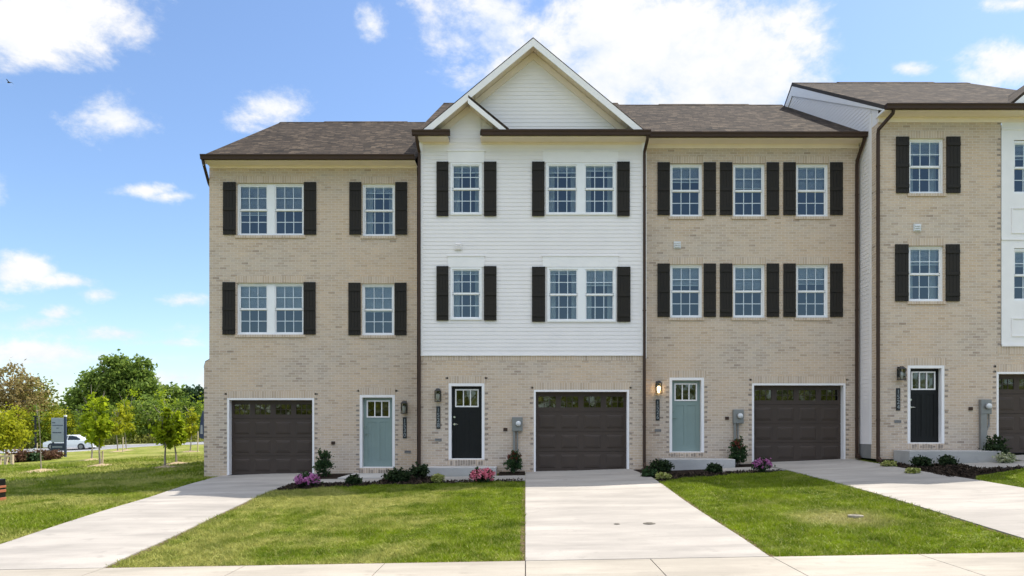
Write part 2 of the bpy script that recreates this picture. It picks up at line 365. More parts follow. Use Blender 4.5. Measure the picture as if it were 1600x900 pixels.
def grid_mesh(name, xs, ys, zoff, mat):
    X, Y = np.meshgrid(xs, ys); Z = terr(X, Y)+zoff; nx, ny = len(xs), len(ys)
    me = bpy.data.meshes.new(name); vs = np.stack([X, Y, Z], -1).reshape(-1, 3)
    i = np.arange(nx-1)[None, :] + nx*np.arange(ny-1)[:, None]; f = np.stack([i, i+1, i+1+nx, i+nx], -1).reshape(-1, 4)
    me.from_pydata(vs.tolist(), [], f.tolist()); me.materials.append(M[mat]); me.polygons.foreach_set('use_smooth', [True]*len(f)); me.update()
    o = bpy.data.objects.new(name, me); COL.objects.link(o); return tag(o, kind='structure')
xs = np.unique(np.concatenate([np.array([-1500,-700,-300,-160,-110]), np.arange(-90, 40, .8), np.array([45,60,90,160,300,700,1500])]))
ys = np.unique(np.concatenate([np.array([-900,-300,-100,-60,-40]), np.arange(-30, -3.5, 2), np.array([-3.42,-3.4,5.98,6.02,6.5,7]), np.arange(7.4, 22, .4), np.arange(22, 100, 1.0), np.array([105,120,160,250,500,1000,2500])]))
grid_mesh('ground', xs, ys, 0, 'grass_ground')

def strip(name, rows, mat, zoff=.03, skirt=.12, nx=6, step=.4, mats=None):
    """a draped slab; rows = (y, x_left, x_right) from near to far"""
    ry = [r[0] for r in rows]; Y = np.arange(ry[0], ry[-1]+1e-6, (ry[-1]-ry[0])/max(2, round((ry[-1]-ry[0])/step)))
    XL = np.interp(Y, ry, [r[1] for r in rows]); XR = np.interp(Y, ry, [r[2] for r in rows]); mb = MB()
    P = [[(XL[j]+(XR[j]-XL[j])*i/nx, Y[j]) for i in range(nx+1)] for j in range(len(Y))]
    Q = [[(x, y, tz(x, y)+zoff) for x, y in row] for row in P]
    for j in range(len(Q)-1):
        for i in range(nx): mb.poly([Q[j][i], Q[j][i+1], Q[j+1][i+1], Q[j+1][i]])
    dn = lambda p: (p[0], p[1], p[2]-skirt)
    edge = [Q[0][i] for i in range(nx+1)] + [Q[j][nx] for j in range(1, len(Q))] + [Q[-1][i] for i in range(nx-1, -1, -1)] + [Q[j][0] for j in range(len(Q)-2, 0, -1)]
    for k in range(len(edge)): a, b = edge[k], edge[(k+1) % len(edge)]; mb.poly([a, dn(a), dn(b), b])
    return tag(mb.build(name, mat), kind='structure')
DR = [[(8.935,-5.37-2.45,-5.37),(10.6,-7.9,-5.45),(13,-8.15,-5.70),(15.5,-8.40,-5.86),(18,-8.65,-5.9),(20.42,-8.75,-5.95)],
      [(8.935,0,3.1),(14,0,3.1),(17.6,0,3.15),(19.66,0,2.9)],
      [(8.935,6.9,9.95),(14,6.93,9.95),(15.3,6.9,9.80),(17.2,6.78,9.45),(18.4,6.7,9.35),(20.05,6.45,9.15)],
      [(8.935,13.0,16.0),(16,12.9,15.6),(19.05,12.68,15.3)]]
for rows in DR: strip('driveway', rows, 'concrete')
for rows in DR:         # bare soil along the slab edges
    strip('soil_edge', [(y, a-.075, a-.001) for y, a, b in rows if y < 16.8]+[(16.8, float(np.interp(16.8, [q[0] for q in rows], [q[1] for q in rows]))-.075, float(np.interp(16.8, [q[0] for q in rows], [q[1] for q in rows]))-.001)], 'soil', .012, .05, 1)
    strip('soil_edge', [(y, b+.001, b+.085) for y, a, b in rows if y < 16.4]+[(16.4, float(np.interp(16.4, [q[0] for q in rows], [q[2] for q in rows]))+.001, float(np.interp(16.4, [q[0] for q in rows], [q[2] for q in rows]))+.085)], 'soil', .012, .05, 1)
for a, b in ((-16, -7.9), (-5.28, -.08), (3.2, 6.8), (10.05, 12.9)): strip('soil_edge', [(8.965, a, b), (9.03, a, b)], 'soil', .010, .04, 12)
# paths in front of the stoops
strip('path', [(17.72,-5.88,-3.75),(18.5,-5.88,-3.75)], 'concrete', .034)
strip('path', [(17.62,-2.3,-.004),(18.62,-2.3,-.004)], 'concrete', .034)
strip('path', [(18.1,5.0,6.68),(18.9,5.0,6.42)], 'concrete', .034)
strip('path', [(17.0,11.0,12.83),(17.9,11.0,12.72)], 'concrete', .034)
# mulch beds
def bed(rows, z=.012): return strip('mulch_bed', rows, 'mulch', z, .06, 8, .3)
bed([(16.35,-5.86,-5.5),(16.8,-5.86,-4.9),(17.2,-5.88,-3.4),(17.45,-5.88,-.02),(17.72,-5.88,-.02)])
bed([(17.73,-3.74,-2.32),(20.24,-3.3,-2.32)]); bed([(18.51,-5.9,-4.95),(20.24,-5.95,-4.95)]); bed([(18.63,-.72,-.01),(19.48,-.72,-.01)], .05)
bed([(16.7,3.18,3.3),(17.2,3.2,3.75),(17.75,3.2,6.0),(18.09,3.15,6.7)]); bed([(18.1,3.15,4.98),(19.88,2.95,4.98)]); bed([(18.91,5.72,6.4),(19.88,5.72,6.4)])
bed([(15.5,9.85,9.95),(16.1,9.72,10.3),(16.9,9.6,12.0),(17.5,9.5,12.8)]); bed([(17.51,9.45,10.98),(18.85,9.4,9.8)], .011)
bed([(17.91,10.99,12.7),(18.0,10.99,12.7)], .011); bed([(18.01,12.0,12.66),(18.86,12.4,12.6)], .011)
# sidewalk of separate slabs, verge kerb and street
mb = MB(); J = [-30,-28,-26,-24,-22,-20,-18,-16,-14,-12.2,-10.4,-8.6,-7.0,-5.33,-3.55,-1.78,0,1.58,3.12,4.98,6.7,8.4,10.1,11.8,13.4,15.2,17,19,21,23,25]
for a, b in zip(J[:-1], J[1:]):
    g = .006; A, B = a+g, b-g
    q = [(A, Y_WALK0, float(zs(A))+.03), (B, Y_WALK0, float(zs(B))+.03), (B, Y_WALK1-.008, float(zs(B))+.03), (A, Y_WALK1-.008, float(zs(A))+.03)]
    mb.poly(q)
    for k in range(4): p, r = q[k], q[(k+1)%4]; mb.poly([p, (p[0], p[1], p[2]-.12), (r[0], r[1], r[2]-.12), r])
tag(mb.build('sidewalk', 'concrete_walk'), kind='structure')
mb = MB(); mb.poly([(-30, Y_WALK0, float(zs(-25))+.008), (-25, Y_WALK0, float(zs(-25))+.008), (-25, 8.96, float(zs(-25))+.008), (-30, 8.96, float(zs(-25))+.008)])
mb.poly([(-25, Y_WALK0, float(zs(-25))+.008), (25, Y_WALK0, float(zs(25))+.008), (25, 8.96, float(zs(25))+.008), (-25, 8.96, float(zs(-25))+.008)])
tag(mb.build('sidewalk_joint', 'joint'), kind='structure')
def ribbon(name, y0, y1, z0, z1, mat):
    mb = MB(); X = [-200, -25, 25, 200]
    for a, b in zip(X[:-1], X[1:]):
        za, zb_ = float(zs(a)), float(zs(b)); lo, hi = z0, z1
        n = len(mb.v); mb.v += [(a,y0,za+hi),(b,y0,zb_+hi),(b,y1,zb_+hi),(a,y1,za+hi),(a,y0,za+lo),(b,y0,zb_+lo),(b,y1,zb_+lo),(a,y1,za+lo)]
        for q in ((0,1,2,3),(4,5,1,0),(6,7,3,2)): mb.f.append(tuple(n+i for i in q)); mb.mi.append(0)
    return tag(mb.build(name, mat), kind='structure')
ribbon('street', -3.2, 5.82, -.16, -.12, 'asphalt'); ribbon('kerb', 5.825, 5.995, -.2, .02, 'concrete_walk'); ribbon('kerb', -3.395, -3.205, -.2, .02, 'concrete_walk')
# the far road on the left
def far_road(name, y0, y1, zo, mat):
    mb = MB(); X = np.arange(-130, 40, 4)
    for a, b in zip(X[:-1], X[1:]):
        for c, d in zip(np.linspace(y0, y1, 5)[:-1], np.linspace(y0, y1, 5)[1:]):
            mb.poly([(a, c, tz(a, c)+zo), (b, c, tz(b, c)+zo), (b, d, tz(b, d)+zo), (a, d, tz(a, d)+zo)])
    return tag(mb.build(name, mat), kind='structure')
far_road('road', 66.3, 73.6, .03, 'road_grey'); far_road('road_edge_line', 67.0, 67.2, .036, 'white_paint'); far_road('road_edge_line', 72.9, 73.1, .036, 'white_paint')

# ------------------------------------------------------------------ townhouses
CRS = .0705
def X(px, D): return (px-CX)*D/F
def Z(py, D): return EYE+(CY-py)*D/F
def wall_with_holes(mb, x0, x1, z0, z1, y, holes, rev=.2, rmi=0):
    xs_ = sorted({x0, x1, *[h[0] for h in holes], *[h[1] for h in holes]}); zs_ = sorted({z0, z1, *[h[2] for h in holes], *[h[3] for h in holes]})
    xs_ = [a for a in xs_ if x0 <= a <= x1]; zs_ = [a for a in zs_ if z0 <= a <= z1]
    for a, b in zip(xs_[:-1], xs_[1:]):
        for c, d in zip(zs_[:-1], zs_[1:]):
            mx_, mz = (a+b)/2, (c+d)/2
            if any(h[0] < mx_ < h[1] and h[2] < mz < h[3] for h in holes): continue
            mb.poly([(a,y,c),(b,y,c),(b,y,d),(a,y,d)])
    for h in holes:
        a, b, c, d = h; Y = y+rev
        mb.poly([(a,y,c),(a,y,d),(a,Y,d),(a,Y,c)], rmi); mb.poly([(b,y,c),(b,Y,c),(b,Y,d),(b,y,d)], rmi); mb.poly([(a,y,d),(b,y,d),(b,Y,d),(a,Y,d)], rmi)
        if c > z0+.01: mb.poly([(a,y,c),(a,Y,c),(b,Y,c),(b,y,c)], rmi)
def lap(mb, z0, z1, span, place, holes=(), step=.108):
    """lap siding; span(z) -> (a0, a1); place(a, out, z) -> point"""
    z = z0
    while z < z1-1e-4:
        t = min(z+step, z1); a0, a1 = span(z+.002); b0, b1 = span(t-.002); out0, out1 = .0095, .002
        segs = [(a0, a1)]
        for h in holes:
            if h[2] < (z+t)/2 < h[3]:
                ns = []
                for s0, s1 in segs:
                    if h[0] > s0: ns.append((s0, min(h[0], s1)))
                    if h[1] < s1: ns.append((max(h[1], s0), s1))
                segs = [q for q in ns if q[1]-q[0] > .004]
        for s0, s1 in segs:
            if s1-s0 < .01: continue
            t0 = b0 if s0 == a0 else s0; t1 = b1 if s1 == a1 else s1
            if t1-t0 < .004: t0 = t1 = (t0+t1)/2
            mb.poly([place(s0, out0, z), place(s1, out0, z), place(t1, out1, t), place(t0, out1, t)])
            mb.poly([place(s0, out0, z), place(s0, out1-.004, z), place(s1, out1-.004, z), place(s1, out0, z)])
        z = t
def soldier(house, x0, x1, z0, y, n=None, h=.2, name='brick_course'):
    mb = MB(); mb.box(x0, x1, y-.003, y+.02, z0, z0+h)
    if name == 'brick_threshold':
        x = x0+.012
        while x < x1-.05:
            if random.random() < .75: mb.box(x, x+.055, y-.007, y-.0031, z0+random.uniform(.02, .05), z0+h-random.uniform(.01, .06), 1)
            x += .0705
    return mb.build(name, ['brick_soldier', 'dark_brick'], house, origin=(x0-.003, y-.003, z0-.003))
def edging(mb, xs_, z0, z1, y):
    """darker half bricks stepping up the edge of an opening"""
    z = z0+CRS*.1
    while z < z1:
        if random.random() < .8:
            for x, s in xs_:
                if random.random() < .9:
                    l_ = random.uniform(.07, .10); a, b = (x-.012-l_, x-.012) if s < 0 else (x+.012, x+.012+l_); mb.box(a, b, y-.003, y+.01, z, z+.053, 1)
        z += CRS*2

def window(house, D, x0, x1, y0, y1, double=False, blind=(.5,), siding=False, curtain=False):
    a, b, t, s = X(x0, D), X(x1, D), Z(y0, D), Z(y1, D); yf = D-.028 if siding else D+.055; fw = .05
    mb = MB()
    mb.box(a, b, yf, yf+.09, t-fw, t); mb.box(a, b, yf-.012, yf+.09, s, s+fw); mb.box(a, a+fw, yf, yf+.09, s+fw, t-fw); mb.box(b-fw, b, yf, yf+.09, s+fw, t-fw)
    bays = [(a+fw, b-fw)]
    if double:
        m_ = (a+b)/2; mw = .105; bays = [(a+fw, m_-mw), (m_+mw, b-fw)]; mb.box(m_-mw, m_+mw, yf, yf+.09, s+fw, t-fw)
    wo = mb.build('window', 'pvc', house)
    sash = MB(); mun = MB(); zm = (s+t)/2; sw = .034
    for (c, d) in bays:
        for (lo, hi, yo) in ((s+fw, zm+.02, .045), (zm-.02, t-fw, .02)):
            y_ = yf+yo
            sash.box(c, d, y_, y_+.03, hi-(sw if hi > zm+.1 else .05), hi); sash.box(c, d, y_, y_+.03, lo, lo+(sw if lo < zm-.1 else .05)); sash.box(c, c+sw, y_, y_+.03, lo+sw, hi-sw); sash.box(d-sw, d, y_, y_+.03, lo+sw, hi-sw)
            gl = MB(); gl.poly([(c+sw, y_+.014, lo+sw), (d-sw, y_+.014, lo+sw), (d-sw, y_+.014, hi-sw), (c+sw, y_+.014, hi-sw)]); gl.build('pane', 'glass', wo)
            for k in (1, 2): x_ = c+sw+(d-c-2*sw)*k/3; mun.box(x_-.010, x_+.010, y_+.006, y_+.022, lo+sw, hi-sw)
            zc = (lo+hi)/2; mun.box(c+sw, d-sw, y_+.0075, y_+.0205, zc-.010, zc+.010)
    sash.build('sash', 'pvc', wo); mun.build('muntins', 'muntin', wo)
    bl = MB(); has = False
    for i, (c, d) in enumerate(bays):
        drop = blind[i % len(blind)]
        if drop <= 0: continue
        has = True; zb_ = t-fw-(t-s-2*fw)*drop; yb = yf+.10; z = t-fw
        bl.box(c, d, yb-.02, yb+.03, z-.05, z)
        z -= .055
        while z > zb_: bl.poly([(c+.01, yb-.012, z), (d-.01, yb-.012, z), (d-.01, yb+.012, z+.022), (c+.01, yb+.012, z+.022)]); z -= .032
        bl.box(c+.01, d-.01, yb-.014, yb+.014, zb_-.025, zb_)
    if has: bl.build('blind', 'blind', wo)
    if curtain:
        cu = MB()
        for i, (c, d) in enumerate(bays):
            for (p, q) in ((c, c+(d-c)*.24), (d-(d-c)*.2, d)):
                n = 8; pts = [(p+(q-p)*k/n, yf+.22+.02*(k % 2)) for k in range(n+1)]
                for k in range(n): cu.poly([(pts[k][0], pts[k][1], s), (pts[k+1][0], pts[k+1][1], s), (pts[k+1][0], pts[k+1][1], t-fw), (pts[k][0], pts[k][1], t-fw)])
        cu.build('curtain', 'curtain', wo)
    return wo
def shutter(house, D, x0, x1, y0, y1):
    a, b, t, s = X(x0, D), X(x1, D), Z(y0, D), Z(y1, D); mb = MB(); n = 4; w_ = (b-a)/n
    mb.box(a+.004, b-.004, D-.022, D-.004, s+.004, t-.004)
    for k in range(n): mb.box(a+w_*k+.003, a+w_*(k+1)-.003, D-.034, D-.0221, s, t)
    for f in (.12, .49, .87): z = s+(t-s)*f; mb.box(a+.006, b-.006, D-.052, D-.0341, z-.045, z+.045)
    return mb.build('shutter', 'shutter', house)
def front_door(house, D, x0, x1, y0, y1, col, handle='chrome', planks=True):
    a, b, t, s = X(x0, D), X(x1, D), Z(y0, D), Z(y1, D); tw = .075; r = .17
    fr = MB(); fr.box(a, a+tw, D-.004, D+r+.04, s, t-tw); fr.box(b-tw, b, D-.004, D+r+.04, s, t-tw); fr.box(a, b, D-.004, D+r+.04, t-tw, t)
    fr.box(a-.002+.004, b-.002, D+.02, D+r+.05, s-.02, s+.025)
    fo = fr.build('door_frame', 'trim_white', house)
    c, d, lo, hi = a+tw+.003, b-tw-.003, s+.027, t-tw-.003; y_ = D+r-.02; W = d-c; H = hi-lo
    gx0, gx1, gz0, gz1 = c+W*.15, d-W*.15, lo+H*.73, lo+H*.945
    mb = MB(); yb = y_+.045
    for q in ((c, gx0, lo, hi), (gx1, d, lo, hi), (gx0, gx1, lo, gz0), (gx0, gx1, gz1, hi)): mb.box(q[0], q[1], y_, yb, q[2], q[3])
    # applied stiles and rails round the recessed planks
    st = W*.15; e = .012
    mb.box(c, c+st, y_-e, y_-.0005, lo, hi); mb.box(d-st, d, y_-e, y_-.0005, lo, hi); mb.box(c+st, d-st, y_-e, y_-.0005, gz0-.16, gz0-.045); mb.box(c+st, d-st, y_-e, y_-.0005, lo, lo+.16)
    mx_ = (c+d)/2; mb.box(mx_-.045, mx_+.045, y_-e, y_-.0005, lo+.16, gz0-.16)
    if planks:
        for k in (1, 2, 4, 5):
            x_ = c+st+(W-2*st)*k/6
            if abs(x_-mx_) > .06: mb.box(x_-.004, x_+.004, y_-.004, y_-.0004, lo+.16, gz0-.16)
    do = mb.build('door', col, house); 
    f = MB(); g = .035
    f.box(gx0-g, gx1+g, y_-.028, y_-.0125, gz1-.002, gz1+g); f.box(gx0-g, gx1+g, y_-.028, y_-.0125, gz0-g, gz0+.002); f.box(gx0-g, gx0, y_-.028, y_-.0125, gz0+.002, gz1-.002); f.box(gx1, gx1+g, y_-.028, y_-.0125, gz0+.002, gz1-.002)
    for k in (1, 2): x_ = gx0+(gx1-gx0)*k/3; f.box(x_-.014, x_+.014, y_-.02, y_+.02, gz0+.002, gz1-.002)
    f.build('light_frame', 'trim_white', do)
    p = MB(); p.poly([(gx0, y_+.01, gz0), (gx1, y_+.01, gz0), (gx1, y_+.01, gz1), (gx0, y_+.01, gz1)]); p.build('pane', 'door_glass', do)
    h = MB(); hx = c+.07; hz = lo+.95
    h.tube([(hx, y_-.013, hz), (hx, y_-.03, hz)], .03, 14); h.tube([(hx, y_-.03, hz), (hx, y_-.06, hz)], .012, 8); h.tube([(hx, y_-.058, hz), (hx+.10, y_-.06, hz)], [.011, .009], 8)
    h.build('handle', handle, do, smooth=False)
    h = MB(); h.tube([(hx, y_-.013, hz+.2), (hx, y_-.04, hz+.2)], [.032, .028], 14); h.build('deadbolt', handle, do)
    return do
def garage(house, D, x0, x1, y0, y1):
    a, b, t, s = X(x0, D), X(x1, D), Z(y0, D), Z(y1, D); tw = .055; r = .2
    fr = MB(); fr.box(a, a+tw, D-.006, D+r+.03, s, t-tw); fr.box(b-tw, b, D-.006, D+r+.03, s, t-tw); fr.box(a, b, D-.006, D+r+.03, t-tw, t)
    fr.build('garage_frame', 'trim_white', house)
    c, d, lo, hi = a+tw, b-tw, s+.012, t-tw; y_ = D+r-.02; n = 4; H = (hi-lo)/n; W = (d-c)/4
    mb = MB()
    for k in range(n):
        z0, z1 = lo+H*k+.004, lo+H*(k+1)-.004
        if k < 3:
            mb.box(c, d, y_, y_+.04, z0, z1)
            for i in range(4):
                p, q = c+W*i+.075, c+W*(i+1)-.075
                # ogee groove round a raised panel
                mb.frustum(p, q, z0+.085, z1-.085, y_-.0005, y_-.013, .035); mb.frustum(p+.055, q-.055, z0+.14, z1-.14, y_-.0132, y_-.018, .01)
        else:
            mb.box(c, d, y_, y_+.04, z0, z0+.12); mb.box(c, d, y_, y_+.04, z1-.12, z1)
            for i in range(5):
                xa = max(c, c+W*i-.075); xb = min(d, c+W*i+.075); mb.box(xa, xb, y_, y_+.04, z0+.12, z1-.12)
    mb.box(c, d, y_+.041, y_+.045, lo, lo+3*H)
    go = mb.build('garage_door', 'garage_brown', house)
    st = MB(); st.box(c, d, y_+.0, y_+.04, s, lo); st.build('weather_strip', 'rubber', go)
    z0, z1 = lo+H*3+.004+.12, hi-.004-.12
    for i in range(4):
        p, q = c+W*i+.075, c+W*(i+1)-.075
        if i == 0: p = c+.075
        g = MB(); g.poly([(p, y_+.02, z0), (q, y_+.02, z0), (q, y_+.02, z1), (p, y_+.02, z1)]); go_ = g.build('garage_pane', 'door_glass', go)
    mu = MB()
    for i in range(4):
        p, q = c+W*i+.075, c+W*(i+1)-.075
        for k in (1, 2): x_ = p+(q-p)*k/3; mu.box(x_-.009, x_+.009, y_+.008, y_+.03, z0, z1)
        zc = (z0+z1)/2; mu.box(p, q, y_+.009, y_+.029, zc-.008, zc+.008)
    mu.build('muntins', 'garage_brown', go)
    return go
def eave_return(house, x, D, z, s):
    mb = MB(); mb.box(min(x, x+s*.016), max(x, x+s*.016), D-.385, D+.02, z-.152, z-.09); mb.build('eave_return', 'trim_white', house)
def gutter(house, x0, x1, D, z):
    mb = MB(); y = D-.40
    mb.extrude([(y+.006, z-.13), (y+.006, z), (y-.125, z), (y-.125, z-.03), (y-.105, z-.06), (y-.095, z-.13)], 'x', x0, x1)
    return mb.build('gutter', 'bronze', house)
def eave(house, x0, x1, D, z, zb_):
    """fascia, level soffit and frieze board; z = roof edge, zb_ = top of the wall finish"""
    y = D-.40; mb = MB(); mb.box(x0, x1, y+.008, y+.03, z-.15, z-.005); mb.box(x0, x1, y+.03, D+.1, z-.15, z-.135)
    mb.build('soffit', 'soffit', house)
    fb = MB(); fb.box(x0+.01, x1-.01, D-.022, D+.05, zb_, z-.1505); fb.build('frieze_board', 'soffit', house)
def downspout(house, x, y, pts_extra, z0, z1, w_=.075):
    mb = MB()
    for p in [pts_extra]:
        if p: mb.tube(p, .048, 4)
    mb.box(x-w_/2, x+w_/2, y-.065, y-.005, z0, z1)
    for z in (z0+1.1, (z0+z1)/2, z1-.9): mb.box(x-w_/2-.008, x+w_/2+.008, y-.068, y-.003, z, z+.03)
    # shoe at the foot
    mb.extrude([(y-.0651, z0), (y-.0651, z0+.13), (y-.20, z0+.05), (y-.20, z0-.03)], 'x', x-w_/2+.002, x+w_/2-.002)
    return mb.build('downspout', 'bronze', house)
PITCH = .577; RUN = 6.4
def main_roof(house, x0, x1, D, z, vent=None, gap=None):
    yf = D-.40; yr = yf+RUN; yb = yr+RUN; zr = z+RUN*PITCH; T = .11
    mb = MB()
    for a, b, dy in ([(x0, x1, 0)] if not gap else [(x0, gap[0], 0), (gap[0], gap[1], .42), (gap[1], x1, 0)]):
        k = len(mb.mi); mb.extrude([(yf+dy, z+dy*PITCH), (yr, zr), (yb, z), (yb, z-T), (yr, zr-T), (yf+dy, z+dy*PITCH-T)], 'x', a, b); mb.mi[k] = mb.mi[k+1] = 1
    ro = mb.build('roof', ['shingle', 'roof_edge'], house)
    if vent:
        v_ = MB(); v_.extrude([(yr-.2, zr-.2*PITCH+.002), (yr-.18, zr-.08), (yr, zr+.04), (yr+.18, zr-.08), (yr+.2, zr-.2*PITCH+.002), (yr, zr-.01)], 'x', vent[0], vent[1]); v_.build('ridge_vent', 'shingle', ro)
    rc = MB(); n = int((x1-x0)/.3)
    rc.extrude([(yr-.16, zr-.16*PITCH+.001), (yr-.16, zr-.16*PITCH+.014), (yr, zr+.018), (yr+.16, zr-.16*PITCH+.014), (yr+.16, zr-.16*PITCH+.001), (yr, zr+.001)], 'x', x0+.002, x1-.002); rc.build('ridge_cap', 'shingle', ro)
    return yr, zr, yb
def end_wall(house, x, D, z0, ze, name='side_wall', mat='brick', back=True):
    """gable-end wall polygon just under the roof slab"""
    yf = D-.40; yr = yf+RUN; yb = yr+RUN; T = .115; mb = MB(); y1 = yb-.4
    mb.poly([(x, D, z0), (x, D, ze+.4*PITCH-T), (x, yr, ze+RUN*PITCH-T), (x, y1, ze+.4*PITCH-T), (x, y1, z0)])
    return mb.build(name, mat, house)
def lamp(house_name, D, px, py, lit, label):
    x, z = X(px, D), Z(py, D); t = thing('wall_lamp', (x, D, z), label, 'wall lamp', 'black lantern wall lamps by the front doors')
    H = .36; W = .075; mb = MB(); mb.box(x-.055, x+.055, D-.02, D-.0005, z-.10, z+.17); mb.box(x-.02, x+.02, D-.1, D-.02, z+.12, z+.15); mb.build('back_plate', 'black_metal', t)
    c = D-.12; fr = MB()
    for sx in (-1, 1):
        for sy in (-1, 1): fr.box(x+sx*W-.007, x+sx*W+.007, c+sy*W-.007, c+sy*W+.007, z-.18, z+.1)
    fr.box(x-W-.008, x+W+.008, c-W-.008, c+W+.008, z-.195, z-.1801); bevel(fr.build('cage', 'black_metal', t), .002, 1)
    cp = MB(); cp.frustum(0, 1, 0, 1, 0, 0, 0) if False else None
    a = [(x-W-.015, c-W-.015, z+.1001), (x+W+.015, c-W-.015, z+.1001), (x+W+.015, c+W+.015, z+.1001), (x-W-.015, c+W+.015, z+.1001)]; bt = [(x-.03, c-.03, z+.175), (x+.03, c-.03, z+.175), (x+.03, c+.03, z+.175), (x-.03, c+.03, z+.175)]
    cp.poly(a[::-1]); cp.poly(bt)
    for k in range(4): cp.poly([a[k], a[(k+1)%4], bt[(k+1)%4], bt[k]])
    cp.build('cap', 'black_metal', t)
    g = MB(); e = W-.009
    g.poly([(x-e, c-e, z-.18), (x+e, c-e, z-.18), (x+e, c-e, z+.1), (x-e, c-e, z+.1)]); g.poly([(x-e, c+e, z-.18), (x-e, c-e, z-.18), (x-e, c-e, z+.1), (x-e, c+e, z+.1)]); g.poly([(x+e, c-e, z-.18), (x+e, c+e, z-.18), (x+e, c+e, z+.1), (x+e, c-e, z+.1)])
    g.build('glass', 'lamp_glass', t)
    b = MB(); b.tube([(x, c, z-.17), (x, c, z-.12), (x, c, z-.09), (x, c, z+.0), (x, c, z+.03)], [.03, .03, .045, .045, .02], 12); b.build('bulb', 'bulb' if lit else 'lamp_off', t, smooth=True)
    if lit:
        l = bpy.data.lights.new('bulb_light', 'POINT'); l.energy = 1.3; l.color = (1, .7, .38); l.shadow_soft_size = .05; lo = bpy.data.objects.new('bulb_light', l); COL.objects.link(lo); lo.parent = t; lo.location = (0, -.22, -.04)
def number_sign(D, px, y0, y1, txt, label):
    x, t, s = X(px, D), Z(y0, D), Z(y1, D); r = thing('house_number_sign', (x, D, s), label, 'number sign', 'vertical house number signs'); w_ = .056
    mb = MB(); mb.box(x-w_, x+w_, D-.018, D-.001, s, t); bevel(mb.build('board', 'sign_black', r), .003, 1)
    cu = bpy.data.curves.new('digits', 'FONT'); cu.body = '\n'.join(txt); cu.size = (t-s)/len(txt)*1.12; cu.align_x = 'CENTER'; cu.align_y = 'CENTER'; cu.space_line = .86; cu.extrude = .002; cu.offset = .0
    ob = bpy.data.objects.new('digits_tmp', cu); COL.objects.link(ob); bpy.context.view_layer.update()
    me = bpy.data.meshes.new_from_object(ob.evaluated_get(bpy.context.evaluated_depsgraph_get())); bpy.data.objects.remove(ob)
    me.materials.clear(); me.materials.append(M['sign_digit'])
    co = np.array([v.co[:] for v in me.vertices]); mid = (co.min(0)+co.max(0))/2
    d = bpy.data.objects.new('house_number', me); COL.objects.link(d); d.parent = r; d.rotation_euler = (R(90), 0, 0); d.location = (-mid[0], -.0205, (t-s)/2-mid[1])
    hgt = co[:, 1].max()-co[:, 1].min(); k = (t-s)*.86/hgt; d.scale = (k, k, 1); d.location = (-mid[0]*k, -.0205, (t-s)/2-mid[1]*k)
def meter(D, px, py, ground, label, wide=False):
    x, z = X(px, D), Z(py, D); t = thing('electric_meter', (x, D, ground), label, 'electric meter', 'grey electric meters on the brick fronts')
    mb = MB(); mb.box(x-.155, x+.135, D-.10, D-.001, z-.19, z+.20); mb.box(x-.14, x+.12, D-.106, D-.1001, z-.175, z+.185); bevel(mb.build('box', 'metal_grey', t), .006, 1)
    d = MB(); d.tube([(x+.02, D-.1061, z+.02), (x+.02, D-.15, z+.02)], .082, 20); d.build('ring', 'metal_grey', t)
    d = MB(); d.tube([(x+.02, D-.1501, z+.02), (x+.02, D-.19, z+.02), (x+.02, D-.215, z+.02)], [.075, .07, .04], 20); d.build('dial', 'vent_white', t, smooth=True)
    c = MB()
    if wide: c.box(x-.15, x+.02, D-.09, D-.002, ground, z-.1905); c.tube([(x+.09, D-.05, z-.1905), (x+.09, D-.05, z-.5), (x+.03, D-.05, z-.62)], .022, 8)
    else: c.tube([(x-.1, D-.045, ground), (x-.1, D-.045, z-.1905)], .036, 10); c.tube([(x-.01, D-.04, ground+.1), (x-.01, D-.04, z-.1905)], .02, 8)
    c.build('conduit', 'metal_grey', t)
def outlet(house, D, px, py):
    x, z = X(px, D), Z(py, D); mb = MB(); mb.box(x-.06, x+.05, D-.03, D-.001, z-.045, z+.045); bevel(mb.build('outlet_cover', 'bronze', house), .01, 2)
def small_vent(house, D, px, py, w_=.09, h=.035, mat='block_grey'):
    x, z = X(px, D), Z(py, D); mb = MB(); mb.box(x-w_, x+w_, D-.018, D-.001, z+h-.012, z+h); mb.box(x-w_, x+w_, D-.018, D-.001, z-h, z-h+.012); mb.box(x-w_, x-w_+.012, D-.018, D-.001, z-h+.012, z+h-.012); mb.box(x+w_-.012, x+w_, D-.018, D-.001, z-h+.012, z+h-.012)
    mb.box(x-w_+.012, x+w_-.012, D-.008, D-.001, z-h+.012, z+h-.012); mb.build('weep_vent', mat, house)
def wall_vent(house, D, px, py, mat='vent_white'):
    x, z = X(px, D), Z(py, D); mb = MB(); mb.box(x-.10, x+.10, D-.03, D-.001, z-.10, z+.10)
    for k in range(3): mb.extrude([(D-.0301, z-.07+.055*k), (D-.055, z-.07+.055*k), (D-.0301, z-.03+.055*k)], 'x', x-.07, x+.07)
    mb.build('exhaust_vent', mat, house)

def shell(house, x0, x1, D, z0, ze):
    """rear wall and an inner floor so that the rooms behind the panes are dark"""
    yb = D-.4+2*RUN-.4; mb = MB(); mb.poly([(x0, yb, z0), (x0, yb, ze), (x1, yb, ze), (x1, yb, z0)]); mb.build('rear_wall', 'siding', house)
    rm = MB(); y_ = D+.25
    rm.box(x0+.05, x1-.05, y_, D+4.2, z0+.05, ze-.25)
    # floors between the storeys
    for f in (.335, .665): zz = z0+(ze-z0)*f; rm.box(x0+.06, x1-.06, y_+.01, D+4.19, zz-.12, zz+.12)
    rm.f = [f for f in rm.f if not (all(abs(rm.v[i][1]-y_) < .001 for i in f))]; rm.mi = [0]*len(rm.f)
    rm.build('room', 'room', house)

